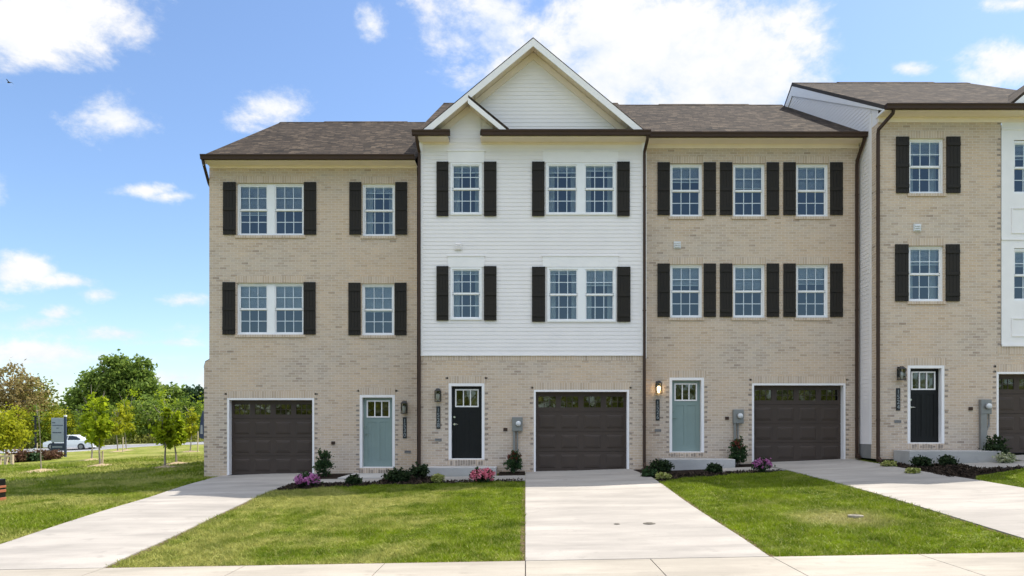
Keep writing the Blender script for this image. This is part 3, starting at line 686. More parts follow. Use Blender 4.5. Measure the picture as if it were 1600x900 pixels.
# ---- end unit with the gable end, worn tan brick
D = 20.26; gx = [-9.25, -3.14]; base = .2; ze = Z(243, D-.4)
H1 = thing('townhouse', (-6.1, D, base), 'tan brick townhouse at the left end of the row with a sage green door', 'townhouse', 'three-storey townhouses in the row')
xw = X(327, D); wins = [(370,475,286,368), (566,617,287,369), (370,475,442,523), (565,616,443,524)]
holes = [(X(a,D),X(b,D),Z(d,D),Z(c,D)) for a,b,c,d in wins]+[(X(562,D),X(617,D),Z(731,D),Z(617,D)), (X(355,D),X(491,D),base,Z(622,D))]
mb = MB(); zf = Z(263, D); wall_with_holes(mb, xw, gx[1]+.02, base, zf, D, holes)
zk = Z(572, D); zk2 = Z(562, D); yb = D-.4+2*RUN-.4
mb.poly([(gx[0], D, base), (xw, D, base), (xw, D, zk2), (gx[0]+.03, D, zk2-.06), (gx[0], D, zk)]); mb.poly([(gx[0], D, base), (gx[0], D, zk), (gx[0], yb, zk), (gx[0], yb, base)]); mb.poly([(gx[0], D, zk), (gx[0]+.03, D, zk2-.06), (gx[0]+.03, yb, zk2-.06), (gx[0], yb, zk)]); mb.poly([(gx[0]+.03, D, zk2-.06), (xw, D, zk2), (xw, yb, zk2), (gx[0]+.03, yb, zk2-.06)])
edging(mb, [(X(562,D),-1),(X(617,D),1)], Z(735,D), Z(612,D), D); edging(mb, [(X(355,D),-1),(X(491,D),1)], Z(740,D), Z(612,D), D); edging(mb, [(gx[0]-.01,1)], Z(738,D), Z(575,D), D); mb.build('wall', ['brick', 'dark_brick'], H1); end_wall(H1, xw, D, zk2, ze)
mb = MB(); mb.extrude([(gx[0]-.02, zk-.05), (gx[0]-.02, zk), (gx[0]+.02, zk2-.04), (xw-.001, zk2+.03), (xw-.001, zk2+.002), (gx[0]-.002, zk-.03)], 'y', D+.03, yb); mb.build('water_table_cap', 'bronze', H1)
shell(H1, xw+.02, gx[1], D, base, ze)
yr, zr, _ = main_roof(H1, X(315, D-.4)+.0, gx[1]+.03, D, ze, (-7.5, -4.4))
eave(H1, X(317, D-.4), gx[1]+.02, D, ze, zf); gutter(H1, X(315, D-.4), gx[1]+.02, D, ze)
mb = MB(); xr_ = X(317, D-.4); T = .115; yf = D-.4
mb.extrude([(yf, ze-T), (yf+RUN, ze+RUN*PITCH-T), (yf+2*RUN, ze-T), (yf+2*RUN, ze-T-.16), (yf+RUN, ze+RUN*PITCH-T-.16), (yf, ze-T-.16)], 'x', xr_, xr_+.03); mb.build('rake_board', 'trim_white', H1)
mb = MB(); xg = X(316, D-.45); mb.tube([(xg, D-.42, ze-.1), (xg+.01, D-.38, ze-.24), (xw-.06, D+.1, ze-.6), (xw-.06, D+.5, ze-.85), (xw-.06, D+.5, zk2+.05)], .045, 4); mb.build('downspout', 'bronze', H1)
for (a,b,c,d), k in zip(wins, [dict(double=True, blind=(.58,.50)), dict(blind=(.12,)), dict(double=True, blind=(.5,.46)), dict(blind=(.52,))]):
    window(H1, D, a, b, c, d, curtain=(k.get('blind') == (.12,)), **k)
    soldier(H1, X(a,D)-.04, X(b,D)+.04, Z(c,D), D); 
    mb = MB(); mb.box(X(a,D)-.05, X(b,D)+.05, D-.03, D+.05, Z(d,D)-.075, Z(d,D)); mb.build('brick_sill', 'brick_soldier', H1, origin=(X(a,D)-.053, D-.03, Z(d,D)-.14))
for x0, x1, y0, y1 in [(349,369,285,367),(475,494.5,285,367),(546,565,285,367),(617.5,636.5,285,367),(348,368,441,523),(474.5,493.5,441,523),(544.5,564,442,524),(616.5,635.5,442,524)]: shutter(H1, D, x0, x1, y0, y1)
front_door(H1, D, 562, 617, 617, 731, 'door_green', 'door_green'); garage(H1, D, 355, 491, 622, 742.5)
soldier(H1, X(562,D)-.06, X(617,D)+.06, Z(617,D), D); soldier(H1, X(355,D)-.06, X(491,D)+.06, Z(622,D), D); soldier(H1, X(560,D), X(619,D), Z(741.5,D), D, h=.19, name='brick_threshold')
outlet(H1, D, 521, 692); small_vent(H1, D, 637, 706)
lamp('', D, 632.5, 636, False, 'unlit black lantern lamp right of the left end house sage door')
number_sign(D, 632.5, 652, 685, '1530', 'black upright number sign reading 1530, right of the left sage door')

# ---- the gabled unit with white siding over a brick ground storey
D = 19.5; x0_, x1_ = -2.93, 3.31; base = .34; ze = Z(205, D-.4)
H2 = thing('townhouse', (.2, D, base), 'townhouse with white lap siding, a tall front gable and a black door', 'townhouse', 'three-storey townhouses in the row')
zsd = Z(556, D)
gh = [(X(701,D),X(757,D),Z(718,D),Z(599,D)), (X(834,D),X(983,D),base,Z(609,D))]
mb = MB(); wall_with_holes(mb, x0_, x1_, base, zsd, D, gh); mb.poly([(x0_, D, base), (x0_, D, zsd), (x0_, D+.76, zsd), (x0_, D+.76, base)]); mb.poly([(x1_, D, base), (x1_, D, zsd), (x1_, D+.39, zsd), (x1_, D+.39, base)]); edging(mb, [(X(701,D),-1),(X(757,D),1)], Z(720,D), Z(590,D), D); edging(mb, [(X(834,D),-1),(X(983,D),1)], Z(735,D), Z(600,D), D); mb.build('wall', ['brick', 'dark_brick'], H2)
ws = [(704,753,255,336,False),(853,962,255,336,True),(704,753,418,500,False),(855,962,418,503,True)]
sh = [(X(a,D)+.02,X(b,D)-.02,Z(d,D)+.02,Z(c,D)-.02) for a,b,c,d,_ in ws]
zt = ze-.151; bay = (X(702.5,D), X(751.5,D))
pk = (X(833, D-.4), Z(58, D-.4)); ft = (X(1010, D-.4), ze); slope = (pk[1]-ft[1])/(ft[0]-pk[0]); lf_x = pk[0]-(pk[1]-ze)/slope
T = .13
def big_span(z):                        # wall just under the rake of the big gable
    d = (pk[1]-.16-z)/slope; return pk[0]-d, pk[0]+d
sp_ = (X(733, D-.4), Z(151, D-.4)); srx = X(795, D-.4)
def small_span(z):
    d = (sp_[1]-.16-z)/slope; return max(bay[0], sp_[0]-d), min(bay[1], sp_[0]+d)
mb = MB()
bk_ = MB(); wall_with_holes(bk_, x0_+.001, x1_-.001, zsd+.001, zt, D+.006, sh, .1); bk_.poly([(x0_+.001, D+.006, zsd), (x0_+.001, D+.006, zt), (x0_+.001, D+.9, zt), (x0_+.001, D+.9, zsd)]); bk_.build('sheathing', 'siding', H2)
lap(mb, zsd+.035, zt, lambda z: (x0_+.09, x1_-.09), lambda a, o, z: (a, D-o, z), sh)
lap(mb, zt, sp_[1]-.2, small_span, lambda a, o, z: (a, D-o, z))
mb.build('siding', 'siding', H2)
mb = MB(); yg = D+.02; lap(mb, ze-.02, pk[1]-.2, big_span, lambda a, o, z: (a, yg-o, z))
s0, s1 = big_span(ze-.1); mb.poly([(s0, yg+.005, ze-.1), (s1, yg+.005, ze-.1), (pk[0], yg+.005, pk[1]-.17)]); mb.build('gable_siding', 'siding', H2)
mb = MB(); mb.box(x0_-.005, x0_+.09, D-.024, D+.09, zsd+.036, zt); mb.box(x1_-.09, x1_+.005, D-.024, D+.09, zsd+.036, zt); mb.build('corner_board', 'trim_white', H2)
mb = MB(); mb.box(x0_, x1_, D-.03, D+.01, zsd, zsd+.035); mb.build('drip_edge', 'trim_white', H2)
soldier(H2, x0_, x1_, zsd-.13, D, h=.13)
# side wall above the neighbour's roof
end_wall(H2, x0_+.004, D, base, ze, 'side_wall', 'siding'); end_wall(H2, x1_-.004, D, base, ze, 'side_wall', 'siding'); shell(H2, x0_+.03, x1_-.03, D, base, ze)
yr, zr, _ = main_roof(H2, x0_-.03, x1_+.03, D, ze-.002, None, bay)
# cross gable roofs running back into the main roof
def cross_roof(name, pkx, pkz, xl, xr, yfront, trunc_left=None):
    mb = MB(); yb_ = lambda z: D-.4+(z-ze)/PITCH+.05
    def slab(xa, za, xb, zb2):     # from ridge (xa,za) to foot (xb,zb2)
        P = [(xa, yfront, za), (xb, yfront, zb2), (xb, yb_(zb2), zb2), (xa, yb_(za), za)]; Q = [(p[0], p[1], p[2]-.04) for p in P]
        mb.poly(P); mb.poly(Q[::-1])
        for k in range(4): mb.poly([P[k], Q[k], Q[(k+1)%4], P[(k+1)%4]])
    if xl is not None: slab(pkx, pkz, xl, pkz-(pkx-xl)*slope)
    if xr is not None: slab(pkx, pkz, xr, pkz-(xr-pkx)*slope)
    return mb.build(name, 'shingle_cross', H2)
yfr = D-.42
cross_roof('gable_roof', pk[0], pk[1]-.012, lf_x, ft[0], yfr)
def rake(xa, za, xb, y, wd=.20):     # white fascia board and the soffit behind it
    mb = MB(); k = wd*math.sqrt(1+slope*slope); sg = 1 if xb > xa else -1; zc = ze+.003
    mb.extrude([(xa, za), (xa+sg*(za-zc)/slope, zc), (xa+sg*(za-k-zc)/slope, zc), (xa, za-k)], 'y', y, y+.03); return mb
mb = rake(pk[0], pk[1]-.05, lf_x+.02, yfr-.012, .16); m2 = rake(pk[0], pk[1]-.05, ft[0]-.02, yfr-.0125, .16); 
for q in (mb, m2): q.build('rake_board', 'trim_white', H2)
def rake_soffit(xa, za, xb, y0, y1, drop):
    sg = 1 if xb > xa else -1; xb = xa+sg*(za-drop-.03-ze)/slope; zb2 = za-abs(xb-xa)*slope; mb = MB(); mb.extrude([(xa, za-drop), (xb, zb2-drop), (xb, zb2-drop-.015), (xa, za-drop-.015)], 'y', y0, y1)
    n = int(abs(xb-xa)/.16)
    for i in range(n):      # vent ribs across the soffit
        x_ = xa+(xb-xa)*(i+.5)/n; z_ = za-abs(x_-xa)*slope-drop-.0151; mb.extrude([(x_-.012, z_+.012*slope*(1 if xb > xa else -1)), (x_+.012, z_-.012*slope*(1 if xb > xa else -1)), (x_+.012, z_-.012*slope*(1 if xb > xa else -1)-.012), (x_-.012, z_+.012*slope*(1 if xb > xa else -1)-.012)], 'y', y0, y1)
    mb.build('soffit', 'soffit', H2)
rake_soffit(pk[0], pk[1], lf_x+.05, yfr+.02, D+.02, .17); rake_soffit(pk[0], pk[1], ft[0]-.05, yfr+.02, D+.02, .17)
# frieze boards on the gable wall under the raked soffits
for s_ in (-1, 1):
    mb = MB(); A, B, yq = .20, .40, D-.012
    mb.extrude([(pk[0], pk[1]-A), (pk[0]+s_*(pk[1]-A-ze)/slope, ze), (pk[0]+s_*(pk[1]-B-ze)/slope, ze), (pk[0], pk[1]-B)], 'y', yq-.012+.001*s_, yq+.03); mb.build('frieze_board', 'soffit', H2)
# the small gable that shares the left slope
mb = MB(); zs2 = sp_[1]+.02; zf2 = zs2-(srx-sp_[0])*slope
P = [(sp_[0]-.02, yfr-.03, zs2), (srx, yfr-.03, zf2), (srx, D+.02, zf2), (sp_[0]-.02, D+.02, zs2)]; Q = [(p[0], p[1], p[2]-.07) for p in P]
mb.poly(P); mb.poly(Q[::-1]); [mb.poly([P[k], Q[k], Q[(k+1)%4], P[(k+1)%4]]) for k in range(4)]; mb.build('small_gable_roof', 'shingle_cross', H2)
rake(sp_[0]-.03, sp_[1]-.05, srx-.01, yfr-.045, .12).build('rake_board', 'trim_white', H2)
rake_soffit(sp_[0], sp_[1], srx-.06, yfr-.01, D-.001, .155)
# pent ledge below the big gable, soffits and gutters left and right of the bay
for a, b in ((x0_-.0, bay[0]), (bay[1], x1_+.0)):
    e0, e1 = (a, b-.002) if a < 0 and b < 0 and a < -2.5 else (a+.002, b)
    eave(H2, e0, e1, D, ze, Z(226, D)); 
gutter(H2, x0_-.14, X(702, D-.45)+.02, D, ze); gutter(H2, X(754, D-.45)-.03, x1_+.08, D, ze)
mb = MB(); mb.box(bay[1]+.02, x1_-.02, D-.39, D+.01, ze-.03, ze-.004); mb.build('ledge', 'shingle', H2)
for a, b, c, d, db in ws:
    window(H2, D, a, b, c, d, db, (.14, .10) if c < 300 else (.08, .30), True, True)
for a, b, c, d in [(848,966,237,254.5),(700,757,237,254.5),(848,966,401,417.5),(700,757,401,417.5)]:
    mb = MB(); mb.box(X(a,D), X(b,D), D-.03, D-.001, Z(d,D), Z(c,D)); mb.box(X(a,D)-.02, X(b,D)+.02, D-.045, D-.001, Z(c,D), Z(c,D)+.03); mb.build('window_header', 'trim_white', H2)
for x0, x1, y0, y1 in [(682,701,253,338),(756,776,253,338),(831,851,253,338),(964,984,253,338),(682,701,416,501),(756,776,416,501),(831,852,417,503),(964,985,417,503)]: shutter(H2, D-.018, x0, x1, y0, y1)
front_door(H2, D, 701, 757, 599, 718, 'door_black'); garage(H2, D, 834, 983, 609, 737.5)
soldier(H2, X(701,D)-.06, X(757,D)+.06, Z(599,D), D); soldier(H2, X(834,D)-.06, X(983,D)+.06, Z(609,D), D); soldier(H2, X(699,D), X(759,D), Z(728,D), D, h=.175, name='brick_threshold')
outlet(H2, D, 790, 671); small_vent(H2, D, 685, 687); wall_vent(H2, D-.015, 716, 385, 'siding')
lamp('', D, 685, 617, False, 'unlit black lantern lamp beside the black door under the white siding')
number_sign(D, 685, 635, 670, '1528', 'black upright number sign reading 1528, beside the black door of the white gabled house')
meter(D, 809, 663, tz(-.25, 19.4)+.05, 'grey electric meter on brick between the black door and the middle garage')
xd = X(655.5, D); downspout(H2, xd, D, [(x0_-.02, D-.44, ze-.12), (x0_-.02, D-.40, ze-.22), (xd, D-.05, ze-.42), (xd, D-.035, ze-.55)], tz(xd, 19.3)+.06, ze-.5)
xd = X(1006.5, D); downspout(H2, xd, D, [(x1_, D-.44, ze-.12), (x1_, D-.40, ze-.22), (xd, D-.05, ze-.42), (xd, D-.035, ze-.55)], tz(xd, 19.3)+.08, ze-.5)

# ---- the plain brick unit with three windows per storey
D = 19.89; x0_, x1_ = 3.33, 9.43; base = .55; ze = Z(208, D-.4)
H3 = thing('townhouse', (6.4, D, base), 'flat-fronted tan brick townhouse with three shuttered windows on each upper storey', 'townhouse', 'three-storey townhouses in the row')
wx = [(1047,1097.5),(1145.5,1195.5),(1244,1294.5)]; wins = [(a,b,255.5,338.5) for a,b in wx]+[(a,b,413,496.5) for a,b in wx]
holes = [(X(a,D),X(b,D),Z(d,D),Z(c,D)) for a,b,c,d in wins]+[(X(1046,D),X(1100,D),Z(707,D),Z(590,D)), (X(1175,D),X(1321,D),base,Z(599,D))]
zf = Z(232, D); mb = MB(); wall_with_holes(mb, x0_, x1_, base, zf, D, holes); edging(mb, [(X(1046,D),-1),(X(1100,D),1)], Z(708,D), Z(585,D), D); edging(mb, [(X(1175,D),-1),(X(1321,D),1)], Z(720,D), Z(590,D), D); mb.build('wall', ['brick', 'dark_brick'], H3); shell(H3, x0_+.02, x1_-.03, D, base, ze)
main_roof(H3, x0_+.035, x1_-.002, D, ze, (4.9, 8.2)); eave(H3, x0_+.01, x1_-.005, D, ze, zf); gutter(H3, x0_+.09, x1_+.0, D, ze)
mb = MB(); mb.box(x0_+.02, x0_+.09, D-.02, D-.001, Z(560,D), zf-.002); mb.build('corner_board', 'trim_white', H3)
for (a,b,c,d), bl in zip(wins, [.30, .42, .48, .36, .47, .33]):
    window(H3, D, a, b, c, d, blind=(bl,), curtain=bl < .2); soldier(H3, X(a,D)-.04, X(b,D)+.04, Z(c,D), D)
    mb = MB(); mb.box(X(a,D)-.05, X(b,D)+.05, D-.03, D+.05, Z(d,D)-.075, Z(d,D)); mb.build('brick_sill', 'brick_soldier', H3, origin=(X(a,D)-.053, D-.03, Z(d,D)-.14))
for a, b in [(1027,1046.5),(1099,1118.5),(1124.5,1144),(1197.5,1217),(1223.5,1243),(1296.5,1316.5)]:
    shutter(H3, D, a, b, 254, 336.5); shutter(H3, D, a, b, 412, 495.5)
front_door(H3, D, 1046, 1100, 590, 707, 'door_green', 'door_green', False); garage(H3, D, 1175, 1321, 599, 722.5)
soldier(H3, X(1046,D)-.06, X(1100,D)+.06, Z(590,D), D); soldier(H3, X(1175,D)-.06, X(1321,D)+.06, Z(599,D), D); soldier(H3, X(1044,D), X(1102,D), Z(714.5,D), D, h=.13, name='brick_threshold')
outlet(H3, D, 1136, 653.5); small_vent(H3, D, 1028, 672.5); wall_vent(H3, D, 1058, 383)
lamp('', D, 1028, 605, True, 'lit black lantern wall lamp with a warm bulb left of the middle sage green door')
number_sign(D, 1027.5, 624, 657, '1526', 'black upright number sign reading 1526, under the one lit wall lamp')
meter(D, 1153, 651, tz(6, 19.8), 'grey electric meter with round dial between the middle sage door and its brown garage')
xd = X(1338, D); downspout(H3, xd, D, [(x1_-.06, D-.44, ze-.12), (x1_-.06, D-.40, ze-.22), (xd, D-.06, ze-.62), (xd, D-.035, ze-.75)], tz(xd, 19.7)+.06, ze-.7)

# ---- the right-hand unit that steps forward
D = 18.87; x0_, x1_ = 9.45, 15.6; base = .8; ze = Z(164, D-.4)
H4 = thing('townhouse', (12.5, D, base), 'taller right-hand brick townhouse standing forward with white side wall and a white bay', 'townhouse', 'three-storey townhouses in the row')
bx0 = X(1564, D)
wins = [(1420.5,1475,216,302.5), (1420,1474.5,384,471)]
holes = [(X(a,D),X(b,D),Z(d,D),Z(c,D)) for a,b,c,d in wins]+[(X(1418,D),X(1475.5,D),Z(693,D),Z(571,D)), (X(1557,D),X(1705,D),base,Z(581,D))]
zf = Z(191.5, D); zbay = Z(541.5, D)
holes2 = holes+[(bx0, x1_-.3, zbay, zf+.5)]
mb = MB(); wall_with_holes(mb, x0_, x1_, base, zf, D, holes2, .12); mb.poly([(x0_, D, base), (x0_, D, zf), (x0_, D+.38, zf), (x0_, D+.38, base)]); mb.poly([(x1_, D, base), (x1_, D, zf), (x1_, D+12, zf), (x1_, D+12, base)]); edging(mb, [(X(1418,D),-1),(X(1475.5,D),1)], Z(695,D), Z(566,D), D); edging(mb, [(X(1557,D),-1)], Z(706,D), Z(572,D), D); edging(mb, [(bx0,-1)], Z(540,D), Z(192,D), D); mb.build('wall', ['brick', 'dark_brick'], H4)
# bay panelling
bw = [(1584,1636,219,302.5),(1646,1698,219,302.5),(1584,1636,388,470.5),(1646,1698,388,470.5)]
bh = [(X(a,D),X(b,D),Z(d,D),Z(c,D)) for a,b,c,d in bw]
mb = MB(); wall_with_holes(mb, bx0+.003, x1_-.303, zbay, zf+.25, D-.012, bh, .11)
for (a,b,c,d) in [(1580,1640,325,365),(1642,1702,325,365),(1580,1640,497,526),(1642,1702,497,526)]:
    for q in ((a,b,c,c+1.6),(a,b,d-1.6,d),(a,a+1.6,c+1.6,d-1.6),(b-1.6,b,c+1.6,d-1.6)): mb.box(X(q[0],D), X(q[1],D), D-.03, D-.0125, Z(q[3],D), Z(q[2],D))
for q in ((1564.3,1712,373,375.5),(1564.3,1712,201,203.5)): mb.box(X(q[0],D), X(q[1],D)-.4, D-.03, D-.0125, Z(q[3],D), Z(q[2],D))
mb.box(bx0+.004, x1_-.304, D-.04, D-.0125, zbay, zbay+.06); mb.build('bay_panelling', 'trim_white', H4)
# white lap siding on the left flank with the grey block base below it
yf = D-.4; ys0 = D+.38
def flank(z):
    k = max(0, (z-(ze-.13))/PITCH); return max(ys0, yf+k), yf+2*RUN-max(.4, k)
mb = MB(); zg = Z(694, 19.4); lap(mb, zg, ze+RUN*PITCH-.36, flank, lambda a, o, z: (x0_-o, a, z), step=.112); mb.build('side_siding', 'siding', H4)
end_wall(H4, x0_+.006, D, base, ze, 'side_wall', 'siding')
mb = MB(); mb.poly([(x0_-.001, ys0, base), (x0_-.001, ys0, zg), (x0_-.001, D+2, zg), (x0_-.001, D+2, base)]); mb.build('block_base', 'block_grey', H4)
mb = MB(); mb.box(x0_-.022, x0_-.002, ys0-.05, ys0+.05, zg, ze+.1); mb.build('corner_board', 'trim_white', H4)
mb = MB(); q = .115; ww = .34
mb.extrude([(yf+.02, ze-q+.02*PITCH), (yf+RUN, ze+RUN*PITCH-q), (yf+2*RUN, ze-q), (yf+2*RUN, ze-q-ww), (yf+RUN, ze+RUN*PITCH-q-ww), (yf+.02, ze-q-.03)], 'x', x0_-.035, x0_-.018); mb.build('rake_board', 'trim_white', H4)
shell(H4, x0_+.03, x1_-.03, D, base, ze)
main_roof(H4, x0_-.035, x1_+.02, D, ze, (11.0, 14.4)); eave(H4, x0_-.015, x1_, D, ze, zf); gutter(H4, x0_-.02, x1_+.05, D, ze)
# front gable beginning at the frame's edge
gxl = X(1577, D-.4); gpx = (gxl+x1_)/2; gpz = ze+(gpx-gxl)*.84; s_old = slope
slope = .84
mb = MB(); yb_ = lambda z: yf+(z-ze)/PITCH+.05
for sx, xe in ((-1, gxl), (1, x1_)):
    P = [(gpx, yf-.02, gpz+.03), (xe, yf-.02, ze+.03), (xe, yf+.05, ze+.03), (gpx, yb_(gpz), gpz+.03)]; Q = [(p[0], p[1], p[2]-.09) for p in P]; mb.poly(P); mb.poly(Q[::-1]); [mb.poly([P[k], Q[k], Q[(k+1)%4], P[(k+1)%4]]) for k in range(4)]
mb.build('gable_roof', 'shingle_cross', H4)
mb = MB(); mb.extrude([(gpx, gpz-.06), (gxl+.04, ze-.02), (gxl+.32, ze-.02), (gpx, gpz-.32)], 'y', yf-.03, yf-.001); mb.extrude([(gpx, gpz-.06), (x1_-.04, ze-.02), (x1_-.32, ze-.02), (gpx, gpz-.32)], 'y', yf-.03, yf-.001); mb.build('rake_board', 'trim_white', H4)
mb = MB(); lap(mb, ze, gpz-.2, lambda z: (gpx-(gpz-.1-z)/slope, gpx+(gpz-.1-z)/slope), lambda a, o, z: (a, D-.1-o, z)); mb.poly([(gxl+.1, D-.09, ze-.02), (x1_-.1, D-.09, ze-.02), (gpx, D-.09, gpz-.1)]); mb.build('gable_siding', 'siding', H4)
for (a,b,c,d), bl in zip(wins, [.25, .3]):
    window(H4, D, a, b, c, d, blind=(bl,), curtain=True); soldier(H4, X(a,D)-.04, X(b,D)+.04, Z(c,D), D)
    mb = MB(); mb.box(X(a,D)-.05, X(b,D)+.05, D-.03, D+.05, Z(d,D)-.075, Z(d,D)); mb.build('brick_sill', 'brick_soldier', H4, origin=(X(a,D)-.053, D-.03, Z(d,D)-.14))
for a, b, c, d in bw: window(H4, D-.045, a, b, c, d, blind=(.3,))
for x0, x1, y0, y1 in [(1399.5,1420,214,302),(1478,1500,214,302),(1398,1419,382,471),(1477,1499,382,471)]: shutter(H4, D, x0, x1, y0, y1)
front_door(H4, D, 1418, 1475.5, 571, 693, 'door_black'); garage(H4, D, 1557, 1705, 581, 708.5)
soldier(H4, X(1418,D)-.06, X(1475.5,D)+.06, Z(571,D), D); soldier(H4, X(1557,D)-.06, X(1705,D)+.06, Z(581,D), D); soldier(H4, bx0-.1, x1_-.2, zbay-.2, D); soldier(H4, X(1416,D), X(1477,D), Z(702,D), D, h=.15, name='brick_threshold')
outlet(H4, D, 1516.5, 638.5); small_vent(H4, D, 1402.5, 658.5); wall_vent(H4, D, 1432.5, 356)
lamp('', D, 1405, 583, False, 'unlit black lantern lamp on the brick left of the far right black door')
number_sign(D, 1403, 606.5, 641.5, '1524', 'black upright number sign reading 1524, left of the far right black door')
meter(D, 1538, 636, tz(12.3, 18.8), 'grey electric meter with a wide conduit beside the far right garage', True)
xd = X(1371, D); downspout(H4, xd, D, [(x0_+.19, D-.44, ze-.12), (x0_+.19, D-.40, ze-.22), (xd, D-.06, ze-.50), (xd, D-.035, ze-.62)], tz(xd, 18.7)+.06, ze-.58)
eave_return(H4, x0_-.034, D, ze, 1)
# ---- stoops
def stoop(house, x0, x1, y0, y1, zt_, zb_):
    mb = MB(); mb.box(x0, x1, y0, y1, zb_, zt_); bevel(mb.build('stoop', 'concrete_step', house), .012, 2)
stoop(H1, -4.93, -3.76, 18.45, 20.24, .335, .1)
stoop(H2, -2.65, -.78, 18.72, 19.48, .585, .2)
stoop(H3, 3.75, 5.65, 18.95, 19.87, .79, .3)
stoop(H4, 9.85, 12.2, 18.05, 18.85, 1.05, .5)

# ------------------------------------------------------------------ foliage
rng = np.random.default_rng(11)
def leaves_mesh(name, pts, size, mat, seed=0, upbias=.2, aspect=1.5):
    """many small leaf quads, one island each"""
    r = np.random.default_rng(seed); n = len(pts)
    d = r.normal(size=(n, 3)); d /= np.linalg.norm(d, axis=1)[:, None]; e = r.normal(size=(n, 3)); e -= (e*d).sum(1)[:, None]*d; e /= np.linalg.norm(e, axis=1)[:, None]
    s = (size*(.6+.8*r.random(n)))[:, None] if np.isscalar(size) else (size*(.6+.8*r.random(n)))[:, None]
    a = d*s*.5*aspect; b = e*s*.5
    V = np.stack([pts-a, pts+b*.9-a*.1, pts+a, pts-b*.9-a*.1], 1).reshape(-1, 3)
    me = bpy.data.meshes.new(name); me.vertices.add(4*n); me.vertices.foreach_set('co', V.ravel().astype('f4'))
    me.loops.add(4*n); me.loops.foreach_set('vertex_index', np.arange(4*n, dtype='i4')); me.polygons.add(n)
    me.polygons.foreach_set('loop_start', np.arange(0, 4*n, 4, dtype='i4'))
    try: me.polygons.foreach_set('loop_total', np.full(n, 4, dtype='i4'))
    except Exception: pass
    me.materials.append(M[mat]); me.update(calc_edges=True); me.validate(); return me
def clumps(blobs, n_clump, per, spread, seed, shell_=.55):
    r = np.random.default_rng(seed); out = []; vol = np.array([b[3]*b[4]*b[5] for b in blobs]); vol = vol/vol.sum()
    for k in range(n_clump):
        b = blobs[r.choice(len(blobs), p=vol)]; d = r.normal(size=3); d /= np.linalg.norm(d); rad = (shell_+(1-shell_)*r.random()**.6)
        c = np.array(b[:3])+d*np.array(b[3:6])*rad
        out.append(c+r.normal(size=(int(per*(.5+r.random())), 3))*spread*np.array([1, 1, .7])*(.6+.8*r.random()))
    return np.concatenate(out)
def put(me, parent, name=None):
    o = bpy.data.objects.new(name or me.name, me); COL.objects.link(o); o.parent = parent; return o
def trunk_mb(h, r0, limbs, seed, r1=.35):
    r = random.Random(seed); mb = MB(); pts = [(0, 0, -.15)]; k = 5; lx = ly = 0
    for i in range(1, k+1): lx += r.uniform(-.03, .03)*h; ly += r.uniform(-.03, .03)*h; pts.append((lx, ly, h*i/k))
    mb.tube(pts, [r0*(1.25 if i == 0 else 1-(1-r1)*i/k) for i in range(k+1)], 8)
    for l in limbs:
        z0, dx, dy, dz, rr = l; i = min(k-1, int(z0*k)); p = pts[i+1] if i+1 <= k else pts[k]
        mb.tube([(p[0], p[1], p[2]), (p[0]+dx*.5, p[1]+dy*.5, p[2]+dz*.35), (p[0]+dx, p[1]+dy, p[2]+dz)], [rr, rr*.7, rr*.3], 6)
    return mb
def tree(name, x, y, blobs, hT, r0, leaf, ncl, per, spread, size, seed, label, cat='tree', group=None, bark='bark', nl=7, zoff=0, shell_=.5):
    z = tz(x, y)+zoff; t = thing(name, (x, y, z), label, cat, group); r = random.Random(seed); limbs = []
    for i in range(nl):
        b = blobs[i % len(blobs)]; a = r.uniform(0, 6.28); zz = r.uniform(.45, 1); limbs.append((zz, b[0]*.8+math.cos(a)*b[3]*.5, b[1]*.8+math.sin(a)*b[4]*.5, max(.3, (b[2]-hT*zz)*.9+r.uniform(-.3, .6)*b[5]), r0*.45))
    tr = trunk_mb(hT, r0, limbs, seed); me_o = tr.build('trunk', bark, None); me_o.parent = t
    put(leaves_mesh('crown', clumps(blobs, ncl, per, spread, seed, shell_), size, leaf, seed), t); return t
def recolor(t, mat):
    for c in t.children:
        if c.name.startswith('crown'): c.data = c.data.copy(); c.data.materials[0] = M[mat]
    return t
def place(t, x, y, rz, s, label=None, group=None, zs_=1.0):
    c = copy_tree(t); c.location = (x, y, tz(x, y)); c.rotation_euler = (0, 0, rz); c.scale = (s, s, s*zs_)
    if label: c['label'] = label
    if group: c['group'] = group
    return c

GB = 'trees beyond the road'
# the big green maple: three merging lobes
x, y = X(178, 92), 92
tree('maple_tree', x, y, [(-1.4,0,6.2,3.3,3,3.2),(1.9,.4,6.6,3.6,3,3.5),(-.2,0,9.0,2.6,2.6,2.3),(2.2,0,9.3,2.4,2.4,2.0),(-4.0,0,5.0,2.2,2.4,2.2),(4.2,.2,5.3,1.9,2.2,2.6),(0,0,4.2,4.6,3,2.2)], 7, .42, 'leaf_green', 620, 40, .38, .30, 3,
     'largest tree beyond the road, a broad rounded green crown rising highest over the others', group=GB, nl=12)
x, y = X(14, 80), 80
tb = tree('budding_tree', x, y, [(-.4,0,7.3,2.6,2.4,2.3),(1.6,0,5.6,2.3,2.2,2.4),(-2.0,0,5.2,2.2,2.0,2.6),(.6,0,3.8,2.8,2.2,1.8)], 6.3, .26, 'leaf_brown', 230, 20, .42, .22, 5,
     'thin brownish budding tree at the left edge of the picture beyond the road', group=GB, nl=16, bark='bark_pale')
tree('budding_tree', X(54, 84), 84, [(0,0,6.2,1.7,1.6,1.8),(.6,0,4.2,2.0,1.8,1.9),(-1,0,3.5,1.6,1.6,1.6)], 5.6, .22, 'leaf_olive', 150, 22, .4, .24, 6, 'dark olive thin-leaved tree right of the brownish tree at the left edge', group=GB, nl=12)
